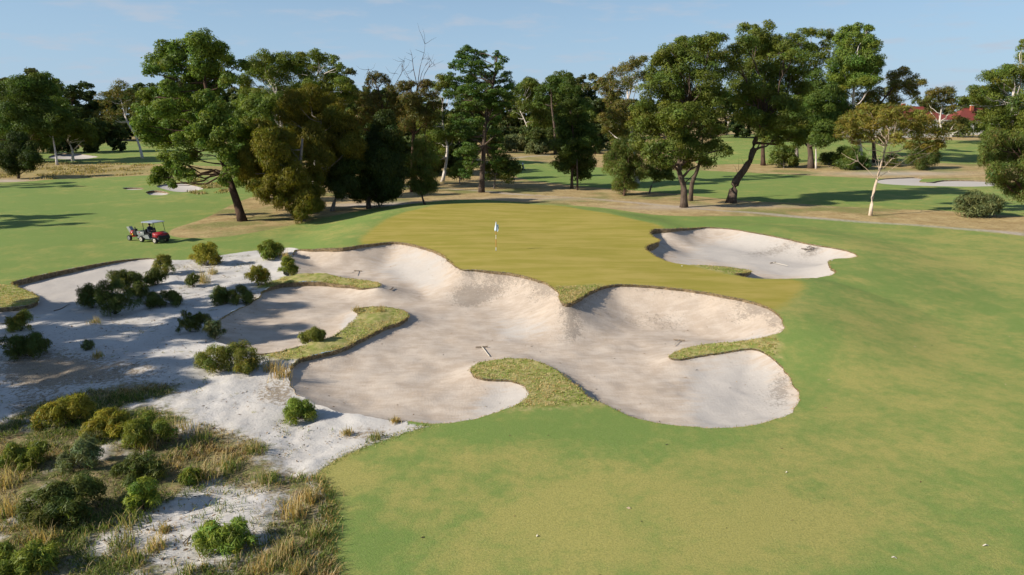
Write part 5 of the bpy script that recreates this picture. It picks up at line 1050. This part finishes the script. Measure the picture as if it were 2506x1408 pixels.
bm_obj('clubs', lambda bm: [cyl(bm, (-.24+.05*i, .03*i-.05, 1.05), (-.30+.06*i, .05*i-.08, 1.28), .018, seg=6) for i in range(4)], M['steel'], tb_)
bm_obj('frame', lambda bm: (cyl(bm, (.05, 0, .2), (-.55, 0, 1.05), .02, seg=6), cyl(bm, (0, -.3, .15), (0, .3, .15), .015, seg=6)), M['dark'], tb_)
for sy in (-.3, .3): bm_obj('wheel', lambda bm: cyl(bm, (0, sy-.025, .15), (0, sy+.025, .15), .15, seg=14), M['tyre'], tb_)
# flagstick
B = gpt(1214, 614); fl = empty('flagstick', B); tag(fl, 'orange and white flagstick with limp pale blue flag on the green', 'flagstick')
for nm, z0, z1, mt in (('pole_foot', -.05, .28, 'white'), ('pole', .28, .92, 'orange'), ('pole_band', .92, 1.06, 'white'), ('pole_joint', 1.06, 1.09, 'orange'), ('pole_band', 1.09, 1.22, 'white'), ('pole', 1.22, 2.28, 'orange')):
    bm_obj(nm, lambda bm: cyl(bm, (0, 0, z0), (0, 0, z1), .024, seg=10), M[mt], fl)
def cloth(bm):
    rows = []
    for i in range(9):
        t = i/8; z = 2.25-.72*t; w = .02+.30*min(1, t*1.15)*(1 if t < .82 else 1-(t-.82)*2.2)
        rows.append([bm.verts.new(((s-.38)*w, .05*math.sin(s*9+t*2)*min(1, t*2)-.035, z-.10*abs(s-.35)*t)) for s in np.linspace(0, 1, 9)])
    for i in range(8):
        for j in range(8): bm.faces.new((rows[i][j], rows[i][j+1], rows[i+1][j+1], rows[i+1][j]))
fo = bm_obj('flag', cloth, M['flag'], fl, smooth=True); sol = fo.modifiers.new('thick', 'SOLIDIFY'); sol.thickness = .006
def fold(bm):
    rows = []
    for i in range(5):
        t = i/4; z = 1.98-.34*t; rows.append([bm.verts.new((.10+.075*s+.03*t, .03*math.sin(s*5)-.02, z+.05*s)) for s in np.linspace(0, 1, 4)])
    for i in range(4):
        for j in range(3): bm.faces.new((rows[i][j], rows[i][j+1], rows[i+1][j+1], rows[i+1][j]))
ff = bm_obj('flag_fold', fold, M['flagblue'], fo, smooth=True); ff.modifiers.new('thick', 'SOLIDIFY').thickness = .006
bm_obj('hole_cup', lambda bm: cyl(bm, (0, 0, -.10), (0, 0, .006), .056, seg=18), M['dark'], fl)
# bunker rakes: head pixels a-b, handle end c
def rake(label, a, b, c):
    A_, B_, C_ = gpt(*a), gpt(*b), gpt(*c); m = (A_+B_)/2; u = (B_-A_)/np.linalg.norm(B_-A_); half = .31
    hd = (C_-m)/np.linalg.norm(C_-m); root = empty('bunker_rake', m); tag(root, label, 'rake', 'bunker rakes lying on the sand')
    h1, h2 = Vector(-u*half)+Vector((0, 0, .07)), Vector(u*half)+Vector((0, 0, .07)); e = Vector(hd*1.55); e.z = C_[2]-m[2]+.05 if abs(C_[2]-m[2]) < .6 else .05
    bm_obj('head', lambda bm: cyl(bm, h1, h2, .032, seg=6), M['wood'], root); bm_obj('handle', lambda bm: cyl(bm, (0, 0, .08), e, .019, seg=8), M['pale'], root)
    for i in range(9):
        q = h1.lerp(h2, (i+.5)/9); bm_obj('tine', lambda bm: cyl(bm, q, q+Vector((0, 0, -.08)), .009, seg=5), M['wood'], root)
rake('rake lying with its handle towards the viewer above the front grassy finger', (1165,853),(1193,851),(1199,876))
rake('rake lying in the right arm of the main bunker', (1648,834),(1676,836),(1646,853))
rake('rake lying in the upper left of the main bunker', (862,664),(890,666),(846,680))
rake('rake lying below the tip of the thin grassy finger', (956,712),(962,706),(896,713))
rake('white-handled rake lying in the right bunker', (1885,646),(1898,644),(1934,654))
# small oddments on sand and turf
def stick(label, pts2, r_, name='fallen_branch', cat='branch', mat='wood', lift=.03):
    w = np.array([gpt(*p) for p in pts2]); w[:, 2] += lift; o0 = w[0].copy(); b = Build(); q = smooth_poly(w-o0, .12, False); b.tube(q, np.linspace(r_, r_*.35, len(q)), 6)
    o = b.obj(name, M[mat]); o.location = o0; tag(o, label, cat)
stick('dead branch lying on the sand of the left bunker', [(132,762),(150,757),(165,748),(172,746)], .035)
stick('crooked dead twig on bare sand near the bottom', [(448,1332),(462,1318),(470,1308)], .02)
stick('bare fallen bough beyond the far right fairway', [(2025,408),(2036,413),(2048,410)], .09)
g0 = gpt(1986, 601); db = empty('root_debris', g0); tag(db, 'tangle of dead roots on the lip of the right bunker', 'roots'); rg = np.random.default_rng(77)
for i in range(9):
    a_, b_ = rg.normal(0, .35, 3), rg.normal(0, .35, 3); a_[2] = abs(a_[2])*.3; b_[2] = abs(b_[2])*.4+.1; p_, r2 = bend(a_, b_, rg, 5, .25, .05, .015); bb_ = Build(); bb_.tube(p_, r2, 5); bb_.obj('root', BARK['grey'], db)
def scrap(label, x, y, L_, W_, rz):
    w = gpt(x, y); o = bm_obj('bark_scrap', lambda bm: [bm.faces.new([bm.verts.new(v) for v in f]) for f in ([(-L_/2,-W_/2,.01),(0,-W_*.6,.05),(0,W_*.5,.05),(-L_/2,W_*.3,.01)],[(0,-W_*.6,.05),(L_/2,-W_*.3,.015),(L_/2,W_/2,.012),(0,W_*.5,.05)])], M['pale']); o.location = w; o.rotation_euler[2] = rz; o.modifiers.new('thick', 'SOLIDIFY').thickness = .01; tag(o, label, 'scrap', 'pale scraps lying on the near turf')
scrap('pale curled scrap of bark on the turf at lower right', 2412,1336,.16,.035,0); scrap('pale narrow scrap of bark near the bottom right edge', 2188,1366,.12,.035,-.5); scrap('tiny white scrap on the turf at bottom centre', 1315,1313,.06,.045,.3); scrap('tiny pale scrap on the turf right of the front bunker', 1925,1157,.07,.03,.3)
def ball(label, x, y, r_=.024):
    w = gpt(x, y); o = bm_obj('golf_ball', lambda bm: bmesh.ops.create_uvsphere(bm, u_segments=16, v_segments=10, radius=r_), M['white'], smooth=True); o.location = w+np.array([0, 0, r_]); tag(o, label, 'golf ball', 'golf balls on the grass')
ball('white golf ball at the fairway edge by the golden grass', 800,1277); ball('white golf ball on the green by the right bunker', 1669,652,.03); ball('white golf ball on the turf right of the right bunker', 2036,638,.03)
# houses behind the trees on the right
def house(label, x0, x1, ybase, yeave, yridge, depth, wins, chim, rz=0.0):
    a, b = ground([(x0, ybase)])[0], ground([(x1, ybase)])[0]; mid = (a+b)/2; k = to_px(mid)[1][0]/F; W = (x1-x0)*k; He = (ybase-yeave)*k; Hr = (ybase-yridge)*k
    root = empty('house', mid-np.array([0, 0, .1]), rz); tag(root, label, 'house')
    bm_obj('wall', lambda bm: box(bm, (0, depth/2, He/2), (W, depth, He)), M['wall'], root)
    ov = .7
    def hip(bm):
        e = [bm.verts.new(v) for v in ((-W/2-ov, -ov, He-.1), (W/2+ov, -ov, He-.1), (W/2+ov, depth+ov, He-.1), (-W/2-ov, depth+ov, He-.1))]; r1, r2 = bm.verts.new((-W/2+depth*.5, depth/2, Hr)), bm.verts.new((W/2-depth*.5, depth/2, Hr))
        for f in ((e[0], e[1], r2, r1), (e[1], e[2], r2), (e[2], e[3], r1, r2), (e[3], e[0], r1), (e[3], e[2], e[1], e[0])): bm.faces.new(f)
    rf = bm_obj('roof', hip, M['tile'], root)
    bm_obj('ridge_cap', lambda bm: cyl(bm, (-W/2+depth*.5, depth/2, Hr), (W/2-depth*.5, depth/2, Hr), .18, seg=8), M['tile'], rf)
    bm_obj('gutter', lambda bm: box(bm, (0, -ov-.06, He-.12), (W+2*ov, .14, .18)), M['white'], rf)
    for cx_ in chim:
        c_ = bm_obj('chimney', lambda bm: (box(bm, (cx_*W, depth*.4, Hr+.1), (1.1, .9, 1.9))), M['brick'], rf); bm_obj('chimney_cap', lambda bm: box(bm, (cx_*W, depth*.4, Hr+1.15), (1.3, 1.1, .2)), M['white'], c_)
    for wx, wz, ww, wh in wins:
        w_ = bm_obj('window', lambda bm: box(bm, (wx*W, -.03, wz*He), (ww, .10, wh)), M['white'], root)
        for sx in (-.25, .25): bm_obj('pane', lambda bm: box(bm, (wx*W+sx*ww, -.09, wz*He), (ww*.40, .03, wh*.82)), M['glass'], w_)
house('long white house with red hipped roof behind the umbrella gum', 1995, 2330, 336, 294, 263, 14, [(-.46,.45,2.2,2.6),(-.40,.45,2.2,2.6),(-.34,.45,2.2,2.6),(-.2,.45,2,2.2),(0,.45,2,2.2),(.2,.45,2,2.2),(.38,.5,2.4,2.4)], [.18])
house('smaller white house with red roof and orange chimney at far right', 2336, 2470, 330, 296, 267, 11, [(-.3,.5,2,2.2),(0,.5,2,2.2),(.3,.5,2,2.2)], [-.12])
print('done', round(time.time()-T0, 1), len(bpy.data.objects))
